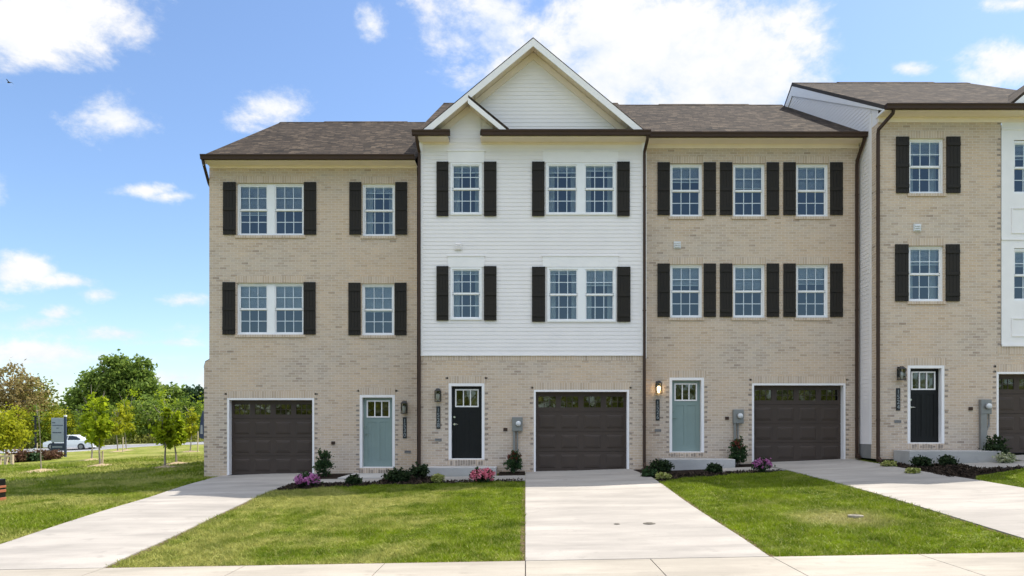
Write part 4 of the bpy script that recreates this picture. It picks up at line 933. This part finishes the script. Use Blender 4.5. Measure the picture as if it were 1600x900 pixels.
ta = tree('bushy_tree', X(268, 98), 98, [(0,0,5.2,2.6,2.4,2.5),(1.7,0,3.6,2.0,2.2,2.2),(-1.7,0,3.6,2.0,2.2,2.2)], 4.5, .26, 'leaf_green', 190, 34, .42, .34, 8, 'mid-green rounded tree just right of the largest tree beyond the road', group=GB)
tree('conifer_tree', X(310, 88), 88, [(0,0,5.4,1.5,1.5,1.4),(.2,0,3.6,2.3,2.2,2.0)], 5, .22, 'leaf_pine', 130, 34, .34, .26, 9, 'dark green tree partly hidden by the brick corner of the row', group=GB)
place(ta, X(90, 99), 99, 1.1, .70, 'small mid-green tree left of the largest tree beyond the road', GB)
place(ta, X(232, 101), 101, 2.1, 1.0, 'mid-green tree pressed against the right flank of the largest tree', GB)
# yellow-green spring thicket in front of them, plants one can tell apart
ty = tree('spring_tree', X(24, 76), 76, [(0,0,3.2,1.5,1.4,1.5),(.7,.1,2.0,1.5,1.3,1.2),(-.8,0,2.1,1.4,1.3,1.3)], 2.8, .09, 'leaf_yellow', 120, 22, .24, .16, 12, 'yellow-green leafy tree beyond the road directly under the brownish budding tree', group='yellow-green trees lining the far side of the road', bark='bark_pale')
GY = 'yellow-green trees lining the far side of the road'
tl = tree('spring_tree', X(205, 77), 77, [(0,0,4.2,1.1,1.1,1.6),(.3,.1,2.2,1.5,1.3,1.5),(-.3,0,1.4,1.6,1.3,1.1)], 3.6, .09, 'leaf_lime', 110, 22, .22, .15, 13, 'tall lime-green tree in front of the right half of the largest tree', group=GY, bark='bark_pale')
for i, (px, D_, s, k, zz, lab) in enumerate([
    (-12,78,1.1,0,1,'yellow-green tree cut off by the left edge beyond the road'), (64,77,.95,1,.85,'low lime-green tree right behind the dark pole'),
    (92,78,1.0,0,.9,'yellow-green tree rising directly behind the grey and navy board'), (122,79,.95,1,.85,'low lime-green tree between the board and the roof of the white car'),
    (182,80,1.0,0,1.0,'yellow-green tree behind the pair of tall lime saplings'), (232,77,1.1,0,1.0,'broad yellow-green tree between the two groups of saplings'),
    (262,79,1.15,1,.85,'lime-green tree behind the right-hand pair of saplings'), (290,76.5,1.1,0,.95,'yellow-green tree close left of the brick corner'), (318,79,1.15,1,.8,'lime-green tree half hidden by the brick corner of the row')]):
    c = place((ty, tl)[k], X(px, D_), D_, i*1.3+.4, s, lab, GY, zz)
    if i in (1, 4, 7): recolor(c, 'leaf_spring')
    if i in (3, 5): recolor(c, 'leaf_green')
# far wood behind everything, seen only as a mass
rr = np.random.default_rng(4); pts = []
for k in range(760):
    px = rr.uniform(-700, 420) if k < 420 else rr.uniform(420, 1500); D_ = rr.uniform(103, 128); x_, y_ = X(px, D_), D_; h_ = rr.uniform(3.5, 6.2)
    pts.append(np.array([x_, y_, tz(x_, y_)+h_*.5])+rr.normal(size=(36, 3))*np.array([1.8, 1.5, h_*.26]))
o = put(leaves_mesh('wood', np.concatenate(pts), .55, 'leaf_olive', 5), None, 'wood'); tag(o, 'far olive wood closing off the view behind the roadside trees', 'wood', kind='stuff')
# undergrowth along the far verge
gp = []
for k in range(240):
    px = rr.uniform(-260, 330); D_ = rr.uniform(75.0, 77.5); x_ = X(px, D_); gp.append(np.array([x_, D_, tz(x_, D_)+.35])+rr.normal(size=(34, 3))*np.array([.55, .4, .28]))
o = put(leaves_mesh('undergrowth', np.concatenate(gp), .16, 'leaf_olive', 6), None, 'undergrowth'); tag(o, 'rough olive undergrowth along the far verge of the road', 'undergrowth', kind='stuff')

# young staked trees on the near side
GS = 'young saplings planted on the field'
def solve(px, py):       # distance at which the ground meets this line of sight
    lo, hi = 10., 75.
    for _ in range(40):
        m_ = (lo+hi)/2
        if CY+F*(EYE-tz(X(px, m_), m_))/m_ > py: lo = m_
        else: hi = m_
    return lo
def sapling(px, D_, top, base_py, wpx, leaf, seed, label, dense=1.0, bare=.35):
    D_ = solve(px, base_py) if base_py else D_; x_, y_ = X(px, D_), D_; g_ = tz(x_, y_); zt_ = Z(top, D_)-g_; h = zt_; wr = wpx*D_/F/2
    bl = [(0,0,h*(bare+(1-bare)*.35),wr,wr,h*(1-bare)*.35),(wr*.1,0,h*(bare+(1-bare)*.72),wr*.62,wr*.6,h*(1-bare)*.30)]
    t = thing('sapling', (x_, y_, g_), label, 'sapling', GS)
    r = random.Random(seed); limbs = [(r.uniform(.4,.95), math.cos(a)*wr*.7, math.sin(a)*wr*.7, h*.16, .014) for a in [r.uniform(0,6.28) for _ in range(9)]]
    mo = trunk_mb(h*.93, .04, limbs, seed, .25).build('trunk', 'bark_pale', None); mo.parent = t
    put(leaves_mesh('crown', clumps(bl, int(52*dense), 17, wr*.19, seed, .12), .12, leaf, seed), t)
    mr = MB(); pr = []; R0 = .6
    rr_ = random.Random(seed)
    for a in range(20): an = 2*math.pi*a/20; q = R0*rr_.uniform(.82, 1.12); pr.append((x_+math.cos(an)*q, y_+math.sin(an)*q*1.0))
    c_ = (x_, y_, tz(x_, y_)+.10)
    for a in range(20): p, q = pr[a], pr[(a+1)%20]; mr.poly([(p[0],p[1],tz(*p)+.005),(q[0],q[1],tz(*q)+.005),c_])
    tag(mr.build('straw_mulch', 'straw'), kind='structure')
    return t
SL = [
 (143,52,610,719,32,'leaf_lime','tallest lime sapling standing in front of the white car\'s tail, left of its twin',1.5,.22),
 (157,46,620,728,27,'leaf_lime','bright lime sapling just right of the tallest sapling, in its own straw ring',1.3,.28),
 (184,56,632,706,22,'leaf_yellow','thin yellow-green sapling between the car and the right-hand saplings',.9,.3),
 (198,60,622,704,22,'leaf_yellow','slender sapling right beside the thin yellow-green one, farther off',.9,.3),
 (258,38,640,731,30,'leaf_lime','nearest leafy lime sapling, left one of the pair by the brick corner',1.2,.33),
 (276,43,645,725,26,'leaf_lime','lime sapling on the right of the pair by the brick corner',1.2,.33),
 (297,58,640,706,22,'leaf_yellow','small yellow-green sapling farthest right, near the brick corner',.9,.35),
 (10,46,640,719,56,'leaf_yellow','wide bushy yellow-green sapling at the left edge beside the low timber rail',2.4,.22)]
for i, (px, D_, top, b_, w_, leaf, lab, dn, br) in enumerate(SL): sapling(px, D_, top, b_, w_, leaf, 40+i, lab, dn, br)
# a bare staked whip in its straw ring
D_ = solve(65, 737); x_, y_ = X(65, D_), D_; t = thing('sapling', (x_, y_, tz(x_, y_)), 'bare leafless whip of a sapling in the widest straw ring', 'sapling', GS)
mb = trunk_mb(2.3, .022, [(.7,.15,.05,.35,.008),(.9,-.12,.1,.3,.007),(.5,.1,-.1,.3,.007)], 3, .3); mo = mb.build('trunk', 'bark_pale', None); mo.parent = t
mr = MB(); rr_ = random.Random(3); pr = [(x_+math.cos(2*math.pi*a/24)*.62*rr_.uniform(.85,1.1), y_+math.sin(2*math.pi*a/24)*.85*rr_.uniform(.85,1.1)) for a in range(24)]
for a in range(24): p, q = pr[a], pr[(a+1)%24]; mr.poly([(p[0],p[1],tz(*p)+.005),(q[0],q[1],tz(*q)+.005),(x_,y_,tz(x_,y_)+.12)])
tag(mr.build('straw_mulch', 'straw'), kind='structure')
# stakes beside some saplings
for i, (px, D_, h_, lab) in enumerate([(160,727,.6,'short pale stake beside the bright lime sapling'),(58,710,.9,'pale stake standing at the foot of the dark pole'),(192,706,1.0,'pale stake beside the slender sapling left of the brick corner'),(309,706,1.3,'thin pale stake in front of the navy feather flag')]):
    D_ = solve(px, D_); x_ = X(px, D_); mb = MB(); mb.tube([(x_,D_,tz(x_,D_)-.1),(x_+.01,D_,tz(x_,D_)+h_)], .035, 4); tag(mb.build('stake', 'wood_stake', None, origin=(x_,D_,tz(x_,D_))), lab, 'stake', 'pale wooden stakes')
# reddish shrubs by the sign
for i, (px, D_, s, leaf, lab) in enumerate([(28,722,.55,'leaf_rust','rust-coloured shrub right of the low timber rail'),(48,721,.42,'leaf_pine','small green shrub between the rust-coloured ones left of the board'),(70,719,.5,'leaf_rust','rust-coloured shrub just left of the board\'s left foot'),(84,717,.4,'leaf_rust','low brownish shrub right under the grey and navy board')]):
    D_ = solve(px, D_); x_ = X(px, D_); t = thing('field_shrub', (x_, D_, tz(x_, D_)), lab, 'shrub', 'low shrubs round the board'); put(leaves_mesh('foliage', clumps([(0,0,s*.55,s*1.1,s*.8,s*.5)], 40, 16, .12, 60+i, .2), .10, leaf, 60+i), t)
    mb = MB(); [mb.tube([(0,0,-.05),(.3*math.cos(a)*s,.3*math.sin(a)*s,s*.6)], [.012,.006], 5) for a in (0,1.3,2.6,3.9,5.1)]; mo = mb.build('stems', 'bark', None); mo.parent = t
# board on posts, pole, flag, rail
D_ = solve(98, 714); x0, x1 = X(80.5, D_), X(100.5, D_); g_ = tz(x0, D_); t = thing('sign_board', ((x0+x1)/2, D_, g_), 'upright grey board with a navy base panel on two posts by the road', 'sign')
mb = MB(); mb.box(x0, x1, D_-.03, D_+.03, Z(691, D_), Z(653, D_)); bevel(mb.build('panel', 'board_grey', t), .01, 1)
mb = MB(); mb.box(x0-.02, x1+.01, D_-.035, D_+.035, Z(704, D_), Z(692.5, D_)); mb.build('base_panel', 'board_navy', t)
mb = MB(); mb.box(x1+.01, x1+.12, D_-.05, D_+.05, g_-.2, Z(651, D_)); mb.build('post', 'board_navy', t)
mb = MB(); mb.box(x0+.02, x0+.10, D_+.035, D_+.10, g_-.2, Z(680, D_)); mb.build('post', 'board_navy', t)
mb = MB(); mb.box(x1+.0, x1+.13, D_-.06, D_+.06, Z(651, D_)+.001, Z(648.5, D_)); mb.build('post_cap', 'pvc', t)
mb = MB(); rl = random.Random(5)
for (py, a, b, hh) in [(660,.08,.32,.05),(664.3,.10,.92,.04),(668.5,.40,.62,.035),(675.5,.10,.80,.05)]:
    xx = x0+(x1-x0)*a; xe = x0+(x1-x0)*b
    while xx < xe: l_ = rl.uniform(.025, .06); mb.box(xx, min(xx+l_, xe), D_-.034, D_-.0305, Z(py, D_)-hh, Z(py, D_)+hh*.2); xx += l_+.014
mb.build('lettering', 'board_navy', t)
mb = MB(); xx = x0+.08
while xx < x1-.1: mb.box(xx, xx+.04, D_-.039, D_-.0355, Z(699.5, D_), Z(697, D_)); xx += .062
mb.build('lettering', 'board_grey', t)
D_ = solve(55.5, 704); x_ = X(55.5, D_); g_ = tz(x_, D_); t = thing('pole', (x_, D_, g_), 'dark upright pole with a short bracket left of the grey and navy board', 'pole')
mb = MB(); mb.tube([(x_,D_,g_-.2),(x_,D_,Z(652,D_))], [.11,.09], 10); mb.build('post', 'black_metal', t)
mb = MB(); mb.box(x_-.16, x_+.16, D_-.16, D_+.16, Z(652,D_)+.001, Z(650,D_)); mb.tube([(x_-.45,D_,Z(657,D_)),(x_+.5,D_,Z(656,D_))], .03, 6); mb.build('bracket', 'black_metal', t)
mb = MB(); mb.tube([(x_,D_,g_),(x_,D_,g_+.25)], .17, 8); mb.build('base', 'white_paint', t)
D_ = 45; x_ = X(315, D_); g_ = tz(x_, D_); t = thing('feather_flag', (x_, D_, g_), 'navy and grey feather flag standing close to the brick corner', 'flag')
mb = MB(); mb.tube([(x_+.16,D_,g_-.1),(x_+.16,D_,Z(646,D_)),(x_+.10,D_,Z(640,D_))], [.02,.015,.008], 6); mb.build('pole', 'metal_grey', t)
mb = MB(); P = [(x_+.14,Z(686,D_)),(x_-.16,Z(684,D_)),(x_-.12,Z(668,D_)),(x_-.04,Z(652,D_)),(x_+.08,Z(641,D_)),(x_+.14,Z(642,D_))]; mb.extrude(P, 'y', D_-.012, D_+.012); mb.build('banner', 'flag_navy', t)
mb = MB(); mb.extrude([(x_+.08,Z(678,D_)),(x_-.08,Z(678,D_)),(x_-.05,Z(664,D_)),(x_+.06,Z(664,D_))], 'y', D_-.016, D_-.0125); mb.build('banner_stripe', 'flag_grey', t)
D_ = solve(15, 726); xa, xb = X(-30, D_), X(19, D_); t = thing('timber_rail', ((xa+xb)/2, D_, tz((xa+xb)/2, D_)), 'low pale timber rail fence on the grass at the left edge', 'fence')
mb = MB(); mb.box(xa, xb, D_-.04, D_+.04, tz(xb, D_)+.38, tz(xb, D_)+.48); mb.build('rail', 'wood_stake', t)
for k in range(6): xx = xa+(xb-xa)*k/5; mb = MB(); mb.box(xx-.06, xx+.06, D_-.06, D_+.06, tz(xx, D_)-.1, tz(xb, D_)+.52); mb.build('post', 'wood_stake', t)
# striped block at the left edge
D_ = 15.6; x0, x1 = X(-38, D_), X(10, D_+.32); g_ = tz(x1, D_); H_ = Z(749, D_)-g_; t = thing('striped_barrier', ((x0+x1)/2, D_, g_), 'low black and orange striped barrier cut off by the left edge', 'barrier')
zz = g_+.02
for k, (h_, mt) in enumerate([(.08,'orange_paint'),(.10,'black_metal'),(.055,'orange_paint'),(.035,'black_metal'),(.045,'orange_paint'),(.13,'black_metal')]):
    h_ *= H_/.47; mb = MB(); e = 0 if mt == 'orange_paint' else .008; mb.box(x0+e, x1-e, D_+e, D_+.32-e, zz, zz+h_-.001); bevel(mb.build('board', mt, t), .004, 1); zz += h_
mb = MB(); [mb.box(a, a+.05, D_+.1, D_+.2, g_-.05, g_+.019) for a in (x0+.05, x1-.1)]; mb.build('foot', 'black_metal', t)

# the white car on the far road
D_ = 69.6; xc = X(113, D_); L_ = 4.75; g_ = tz(xc, D_)+.03; t = thing('parked_car', (xc, D_, g_), 'white four-door saloon car on the far road behind the grey and navy board', 'car')
prof = [(-2.33,.42),(-2.37,.60),(-2.28,.74),(-1.75,.88),(-1.12,.97),(-.52,1.34),(-.1,1.44),(.45,1.45),(.95,1.37),(1.60,1.08),(2.12,1.02),(2.33,.92),(2.37,.62),(2.30,.36)]
def carbody():
    n = 40; mb = MB(); us = np.linspace(0, 1, len(prof)); top = [(np.interp(q, us, [p[0] for p in prof]), np.interp(q, us, [p[1] for p in prof])) for q in np.linspace(0, 1, n)]
    secs = []
    for (px_, pz_) in top:
        hi = max(0, pz_-.92); w0 = .90-.10*max(0, abs(px_)-1.7)/.67; w1 = w0-.34*hi-.05
        zb2 = .24; secs.append([(px_, -w0*.96, zb2), (px_, -w0, .55 if pz_ > .6 else (zb2+pz_)/2), (px_, -w0*.985, min(pz_, .90)-.01), (px_, -w1, pz_-.02), (px_, -w1*.55, pz_+.015), (px_, w1*.55, pz_+.015), (px_, w1, pz_-.02), (px_, w0*.985, min(pz_, .90)-.01), (px_, w0, .55 if pz_ > .6 else (zb2+pz_)/2), (px_, w0*.96, zb2)])
    for a, b in zip(secs[:-1], secs[1:]):
        for k in range(10): mb.poly([a[k], b[k], b[(k+1)%10], a[(k+1)%10]])
    mb.poly(secs[0]); mb.poly(secs[-1][::-1]); return mb
mb = carbody(); mb.v = [(xc+v[0], D_+v[1], g_+v[2]) for v in mb.v]; mb.build('body', 'car_paint', t, smooth=False)
for s in (-1, 1):
    for P in ([(-.98,.955),(-.50,1.28),(-.10,1.37),(.02,1.37),(.02,.965)], [(.10,.965),(.10,1.37),(.45,1.375),(.85,1.31),(1.30,1.06),(1.28,.985)]):
        mb = MB(); f = lambda z: .887-.214*max(0, z-.90)/.52
        A = [(xc+p[0], D_+s*(f(p[1])+.014), g_+p[1]) for p in P]; B = [(a[0], a[1]-s*.03, a[2]) for a in A]; mb.poly(A); mb.poly(B[::-1]); [mb.poly([A[k], B[k], B[(k+1)%len(A)], A[(k+1)%len(A)]]) for k in range(len(A))]; mb.build('side_window', 'car_glass', t)
    for wx_ in (-1.48, 1.42):
        mb = MB(); mb.tube([(xc+wx_, D_+s*.74, g_+.32), (xc+wx_, D_+s*.93, g_+.32)], .33, 20); w_ = mb.build('wheel', 'rubber', t); mb = MB(); mb.tube([(xc+wx_, D_+s*.931, g_+.32), (xc+wx_, D_+s*.94, g_+.32)], .20, 14); mb.build('rim', 'metal_grey', w_)
    mb = MB(); mb.box(xc-.72, xc-.55, D_+s*.92-.06, D_+s*.92+.06, g_+.93, g_+1.05); mb.build('mirror', 'car_paint', t)
mb = MB(); mb.box(xc-2.38, xc-2.22, D_-.78, D_-.45, g_+.60, g_+.70); mb.build('headlight', 'lamp_off', t); mb = MB(); mb.box(xc+2.26, xc+2.385, D_-.80, D_-.42, g_+.72, g_+.86); mb.build('tail_light', 'leaf_red', t)

# ------------------------------------------------------------------ front garden shrubs
def shrub(name, px, D_, w_, h_, leaf, seed, label, cat='shrub', group=None, ncl=60, per=22, size=.035, spread=.035, second=None, upright=False, z0=0):
    w_ *= .9; h_ *= .92; x_ = X(px, D_); g_ = tz(x_, D_)+.02+z0; t = thing(name, (x_, D_, g_), label, cat, group)
    if upright: bl = [(0,0,h_*.36,w_*.5,w_*.45,h_*.33),(0,0,h_*.68,w_*.30,w_*.28,h_*.28)]
    else: bl = [(0,0,h_*.48,w_*.5,w_*.45,h_*.44),(w_*.22,0,h_*.42,w_*.3,w_*.3,h_*.36),(-w_*.22,.02,h_*.45,w_*.3,w_*.3,h_*.38)]
    r3 = np.random.default_rng(seed+7); P = []
    for k in range(16):
        a = r3.uniform(0, 6.28); e = r3.uniform(.35, 1.25); d = np.array([math.cos(a)*math.cos(e), math.sin(a)*math.cos(e), math.sin(e)]); c0 = np.array([0, 0, h_*.4]); L0 = np.array([w_*.5, w_*.45, h_*.6])*r3.uniform(.95, 1.25)
        for q in np.linspace(.6, 1, 8): P.append((c0+d*L0*q)[None, :]+r3.normal(size=(2, 3))*.012)
    P.append(clumps(bl, ncl, per, spread, seed, .25)); put(leaves_mesh('foliage', np.concatenate(P), size, leaf, seed), t)
    mb = MB(); r = random.Random(seed)
    for k in range(9): a = r.uniform(0, 6.28); q = r.uniform(.1, .4)*w_; mb.tube([(0,0,-.05),(math.cos(a)*q*.5,math.sin(a)*q*.5,h_*.4),(math.cos(a)*q,math.sin(a)*q,h_*r.uniform(.7,1.0))], [.010,.007,.003], 5)
    mo = mb.build('stems', 'bark', None); mo.parent = t
    if second:
        mt, nm, n, sz, zz = second; r2 = np.random.default_rng(seed+99); P = []
        for k in range(n):
            d = r2.normal(size=3); d[2] = abs(d[2])*.9+zz; d[1] -= .25; d /= np.linalg.norm(d); c = np.array([0, 0, h_*.45])+d*np.array([w_*.52, w_*.45, h_*.5])*(.9+.15*r2.random())
            P.append(c+r2.normal(size=(14, 3))*sz*.42)
        put(leaves_mesh(nm, np.concatenate(P), sz*.75, mt, seed+1, aspect=1.1), t, nm)
    return t
GA = 'flowering azaleas along the beds'; GSH = 'dark evergreen shrubs in the beds'
shrub('azalea', 481, 17.0, .56, .36, 'leaf_pine', 1, 'mauve-pink flowering azalea at the corner of the left driveway and the lawn', 'flower bush', GA, 40, 16, .04, .04, ('petal_mauve','blossom',48,.06,-.2))
shrub('azalea', 754, 17.25, .60, .38, 'leaf_pine', 2, 'bright pink flowering azalea before the stoop of the white gabled house', 'flower bush', GA, 40, 16, .04, .04, ('petal_pink','blossom',56,.06,-.2))
shrub('azalea', 1190, 18.0, .46, .36, 'leaf_pine', 3, 'mauve azalea on the bed edge left of the right driveway', 'flower bush', GA, 36, 16, .04, .04, ('petal_mauve','blossom',40,.06,-.2))
shrub('holly_shrub', 507, 19.3, .50, .78, 'leaf_pine', 4, 'upright holly between the left garage and the first sage green door', 'shrub', GSH, 75, 22, .04, .045, None, True)
shrub('holly_shrub', 803, 19.05, .44, .66, 'leaf_pine', 5, 'upright shrub with reddish tips under the meter left of the middle garage', 'shrub', GSH, 75, 22, .035, .04, ('leaf_red','red_tips',16,.05,1.0), True, .03)
shrub('holly_shrub', 1153, 19.45, .50, .80, 'leaf_pine', 6, 'upright shrub with reddish tips under the meter left of the right garage', 'shrub', GSH, 75, 22, .04, .045, ('leaf_red','red_tips',14,.05,1.0), True, .03)
shrub('holly_shrub', 1555, 18.3, .62, .64, 'leaf_dark', 7, 'spiky dark shrub beside the garage cut off by the right edge', 'shrub', GSH, 70, 20, .045, .055, None, True, .03)
for i, (px, D_, w_, h_, leaf, lab) in enumerate([
    (553,17.35,.36,.24,'leaf_dark','small round dark shrub alone below the left sage door'),
    (622,17.7,.72,.36,'leaf_dark','wide dark evergreen shrub just left of the brown downspout'), (655,18.0,.50,.48,'leaf_dark','taller dark evergreen shrub at the foot of the downspout between the first two houses'),
    (1032,18.4,.70,.36,'leaf_dark','wide dark spreading shrub left of the middle sage door\'s stoop'), (1014,17.7,.36,.20,'leaf_pine','little grey-green shrub at the top corner of the middle driveway'),
    (1116,17.95,.36,.27,'leaf_dark','small dark round shrub centred before the stoop of the middle sage door'), (1440,17.7,.46,.27,'leaf_dark','dark low shrub before the stoop of the far right black door, left of its twin'),
    (1480,17.75,.42,.25,'leaf_dark','dark low shrub before the stoop of the far right black door, right of its twin')]):
    shrub('evergreen_shrub', px, D_, w_, h_, leaf, 20+i, lab, 'shrub', GSH, int(90*w_)+20, 22, .038, .04)
for i, (px, D_, w_, h_, leaf, lab) in enumerate([
    (684,17.45,.34,.22,'leaf_varieg','yellow variegated little shrub below the left end of the white house\'s stoop'), (1036,17.15,.30,.14,'leaf_varieg','low yellow-green plant by the dark spreading shrub beside the middle driveway'),
    (1571,17.75,.46,.26,'leaf_pale','cream-leaved shrub in front of the spiky dark shrub at the right edge'), (1427,16.6,.34,.12,'leaf_varieg','flat yellowish plant at the edge of the right driveway, nearest in its bed'), (1389,18.0,.30,.14,'leaf_varieg','flat yellowish plant below the left face of the right-hand stoop')]):
    shrub('variegated_shrub', px, D_, w_, h_, leaf, 50+i, lab, 'shrub', 'pale variegated shrubs in the beds', int(90*w_)+14, 18, .036, .035)

# loose chips on the mulch
def chips(n, x0, x1, y0, y1, cond, size, mat, seed, label, name='mulch_chips', zo=.03):
    r = np.random.default_rng(seed); x = r.uniform(x0, x1, n); y = r.uniform(y0, y1, n); k = cond(x, y); x, y = x[k], y[k]
    P = np.stack([x, y, terr(x, y)+zo+r.random(len(x))*.02], 1); o = put(leaves_mesh(name, P, size, mat, seed, aspect=2.6), None); tag(o, label, 'mulch', kind='stuff')
chips(2600, -5.85, -.05, 16.4, 17.7, lambda x, y: (y > np.interp(x, [-5.95,-5.5,-4.9,-3.4,0], [16.4,16.45,16.9,17.25,17.5])) & (y < 17.7), .035, 'mulch_chip', 1, 'loose dark mulch chips along the front of the left bed')
chips(1500, -3.7, -2.35, 17.75, 20.1, lambda x, y: x > -3.7, .035, 'mulch_chip', 2, 'loose dark mulch chips between the left pad and the white house stoop')
chips(3200, 3.2, 6.6, 16.9, 19.8, lambda x, y: (y > np.interp(x, [3.1,3.3,3.75,6.0,6.95], [16.75,16.85,17.3,17.85,18.1])) & ((x < 3.72) | (y < 18.08)) , .035, 'mulch_chip', 3, 'loose dark mulch chips in the bed left of the middle stoop')
chips(4200, 9.5, 12.7, 15.8, 18.8, lambda x, y: (y > np.interp(x, [9.85,10.3,12,13], [15.6,16.1,16.9,17.5])) & ((x < 9.83) | (y < 16.98) | ((x < 10.98) & (y < 18.03))), .035, 'mulch_chip', 4, 'loose brown mulch chips in the bed before the right-hand stoop')

# lids in the drive and the lawn
def lid(name, px, py, rx, mat, zt_, label, cat, grp=None):
    D_ = 2.11/((py-CY)/F+.0429) if px < 1200 else 2.09/((py-CY)/F+.052); x_ = X(px, D_); g_ = tz(x_, D_)+zt_; t = thing(name, (x_, D_, g_), label, cat, grp)
    mb = MB(); mb.tube([(x_,D_,g_-.03),(x_,D_,g_+.006)], rx, 24); mb.build('rim', mat, t); mb = MB(); mb.tube([(x_,D_,g_+.0061),(x_,D_,g_+.010)], rx*.8, 24); [mb.box(x_-rx*.5, x_+rx*.5, D_+k*rx*.25-.006, D_+k*rx*.25+.006, g_+.0101, g_+.013) for k in (-1.5,-.5,.5,1.5)]; mb.build('cover', mat, t)
lid('cleanout_cover', 964, 822.5, .05, 'cast_iron', .03, 'smaller round metal cover set in the middle driveway', 'utility cover', 'round covers in the middle drive'); lid('cleanout_cover', 1014.5, 822.5, .10, 'cast_iron', .03, 'larger round metal cover set in the middle driveway', 'utility cover', 'round covers in the middle drive')
lid('utility_lid', 1337, 806, .12, 'plastic_lid', .035, 'round pale utility lid in the dry patch of the right lawn', 'utility cover')
# a bird high on the left
D_ = 60; x_, z_ = X(14, D_), Z(129, D_); mb = MB()
mb.tube([(x_-.16,D_,z_),(x_-.06,D_,z_+.01),(x_+.06,D_,z_+.01),(x_+.2,D_,z_)], [.01,.05,.05,.015], 8)
for s in (-1, 1): mb.poly([(x_-.06,D_,z_+.02),(x_+.06,D_,z_+.02),(x_+.02,D_+s*.28,z_+.16),(x_-.04,D_+s*.28,z_+.16)]); mb.poly([(x_-.04,D_+s*.28,z_+.16),(x_+.02,D_+s*.28,z_+.16),(x_+.08,D_+s*.5,z_+.08)])
tag(mb.build('bird', 'bird_dark', None, origin=(x_,D_,z_)), 'tiny dark bird flying high in the sky at the left', 'bird')

# trees across the street behind the viewer, mirrored in the lower panes
pts = []
for k in range(330):
    x_ = rr.uniform(-60, 60); y_ = rr.uniform(-42, -34); h_ = rr.uniform(5, 8.2); pts.append(np.array([x_, y_, tz(x_, y_)+h_*.5])+rr.normal(size=(50, 3))*np.array([1.6, 1.2, h_*.26]))
o = put(leaves_mesh('wood', np.concatenate(pts), .5, 'leaf_olive', 8), None, 'wood'); tag(o, 'olive wood across the street, mirrored in the lower panes', 'wood', kind='stuff')

# ------------------------------------------------------------------ grass blades
def in_drive(x, y):
    m = np.zeros(len(x), bool)
    for rows in DR: ry = [q[0] for q in rows]; e = .035*np.sin(y*23+x)+.03*np.sin(y*61); m |= (x > np.interp(y, ry, [q[1] for q in rows])-.015+e) & (x < np.interp(y, ry, [q[2] for q in rows])+.03-e) & (y > 8.9)
    return m
def blades(name, x0, x1, y0, y1, dens, hb, wb, cond, seed, label):
    y0 = y0-.06
    r = np.random.default_rng(seed); n = int((x1-x0)*(y1-y0)*dens*1.0); x = r.uniform(x0, x1, n); y = r.uniform(y0, y1, n)
    k = cond(x, y) & ~in_drive(x, y) & ((y > 8.975-.03*np.sin(x*31)-.03*np.sin(x*77)) | (y < 7.38)); x, y = x[k], y[k]; n = len(x); z = terr(x, y)+.004
    a = r.uniform(0, 2*np.pi, n); h = hb*(.45+.9*r.random(n))*(1+.35*np.sin(x*2.1+1)*np.sin(y*1.7)); ww = wb*(.6+.8*r.random(n)); la = r.uniform(0, 2*np.pi, n); ln = h*r.uniform(.3, 1.7, n); h = h*np.clip(1+.5*np.sin(x*9+np.sin(y*7)*2)*np.sin(y*8+np.sin(x*6)*2), .4, 1.6)
    dx, dy = np.cos(a)*ww/2, np.sin(a)*ww/2
    V = np.stack([np.stack([x-dx, y-dy, z], 1), np.stack([x+dx, y+dy, z], 1), np.stack([x+np.cos(la)*ln, y+np.sin(la)*ln, z+h], 1)], 1).reshape(-1, 3)
    me = bpy.data.meshes.new(name); me.vertices.add(3*n); me.vertices.foreach_set('co', V.ravel().astype('f4')); me.loops.add(3*n); me.loops.foreach_set('vertex_index', np.arange(3*n, dtype='i4'))
    me.polygons.add(n); me.polygons.foreach_set('loop_start', np.arange(0, 3*n, 3, dtype='i4')); me.materials.append(M['grass_blade']); me.update(calc_edges=True)
    o = bpy.data.objects.new(name, me); COL.objects.link(o); return tag(o, label, 'grass', kind='stuff')
f1 = lambda x, y: y < np.interp(x, [-5.95,-5.5,-4.9,-3.4,0], [16.3,16.35,16.8,17.2,17.45])+.06*np.sin(x*5)
blades('grass', -5.95, -.01, 8.93, 17.5, 3000, .040, .013, f1, 1, 'front lawn blades, dry and yellowish to the left, between the left and middle driveways')
f3 = lambda x, y: (y < np.interp(x, [3.1,3.3,3.75,6.0,6.95], [16.65,16.75,17.2,17.75,18.0])+.05*np.sin(x*5)) & (x > np.interp(y, [8.9,16,17.5], [3.1,3.1,3.2]))
blades('grass', 3.1, 6.95, 8.93, 18.1, 3000, .044, .013, f3, 2, 'bright green lawn blades between the middle and right driveways')
f4 = lambda x, y: (x > 9.4) & (y < np.interp(x, [9.85,10.3,12,13], [15.4,16.0,16.8,17.4]))
blades('grass', 9.4, 13.1, 8.93, 17.5, 2600, .045, .013, f4, 3, 'bright green lawn blades at the right edge beyond the right driveway')
blades('grass', -16, -7.8, 8.93, 20.2, 1400, .045, .018, lambda x, y: x < -7.5, 4, 'lawn blades left of the left driveway')
blades('grass', -30, -9.3, 20.2, 36, 220, .07, .035, lambda x, y: x < -9.2, 5, 'rougher field grass left of the row')
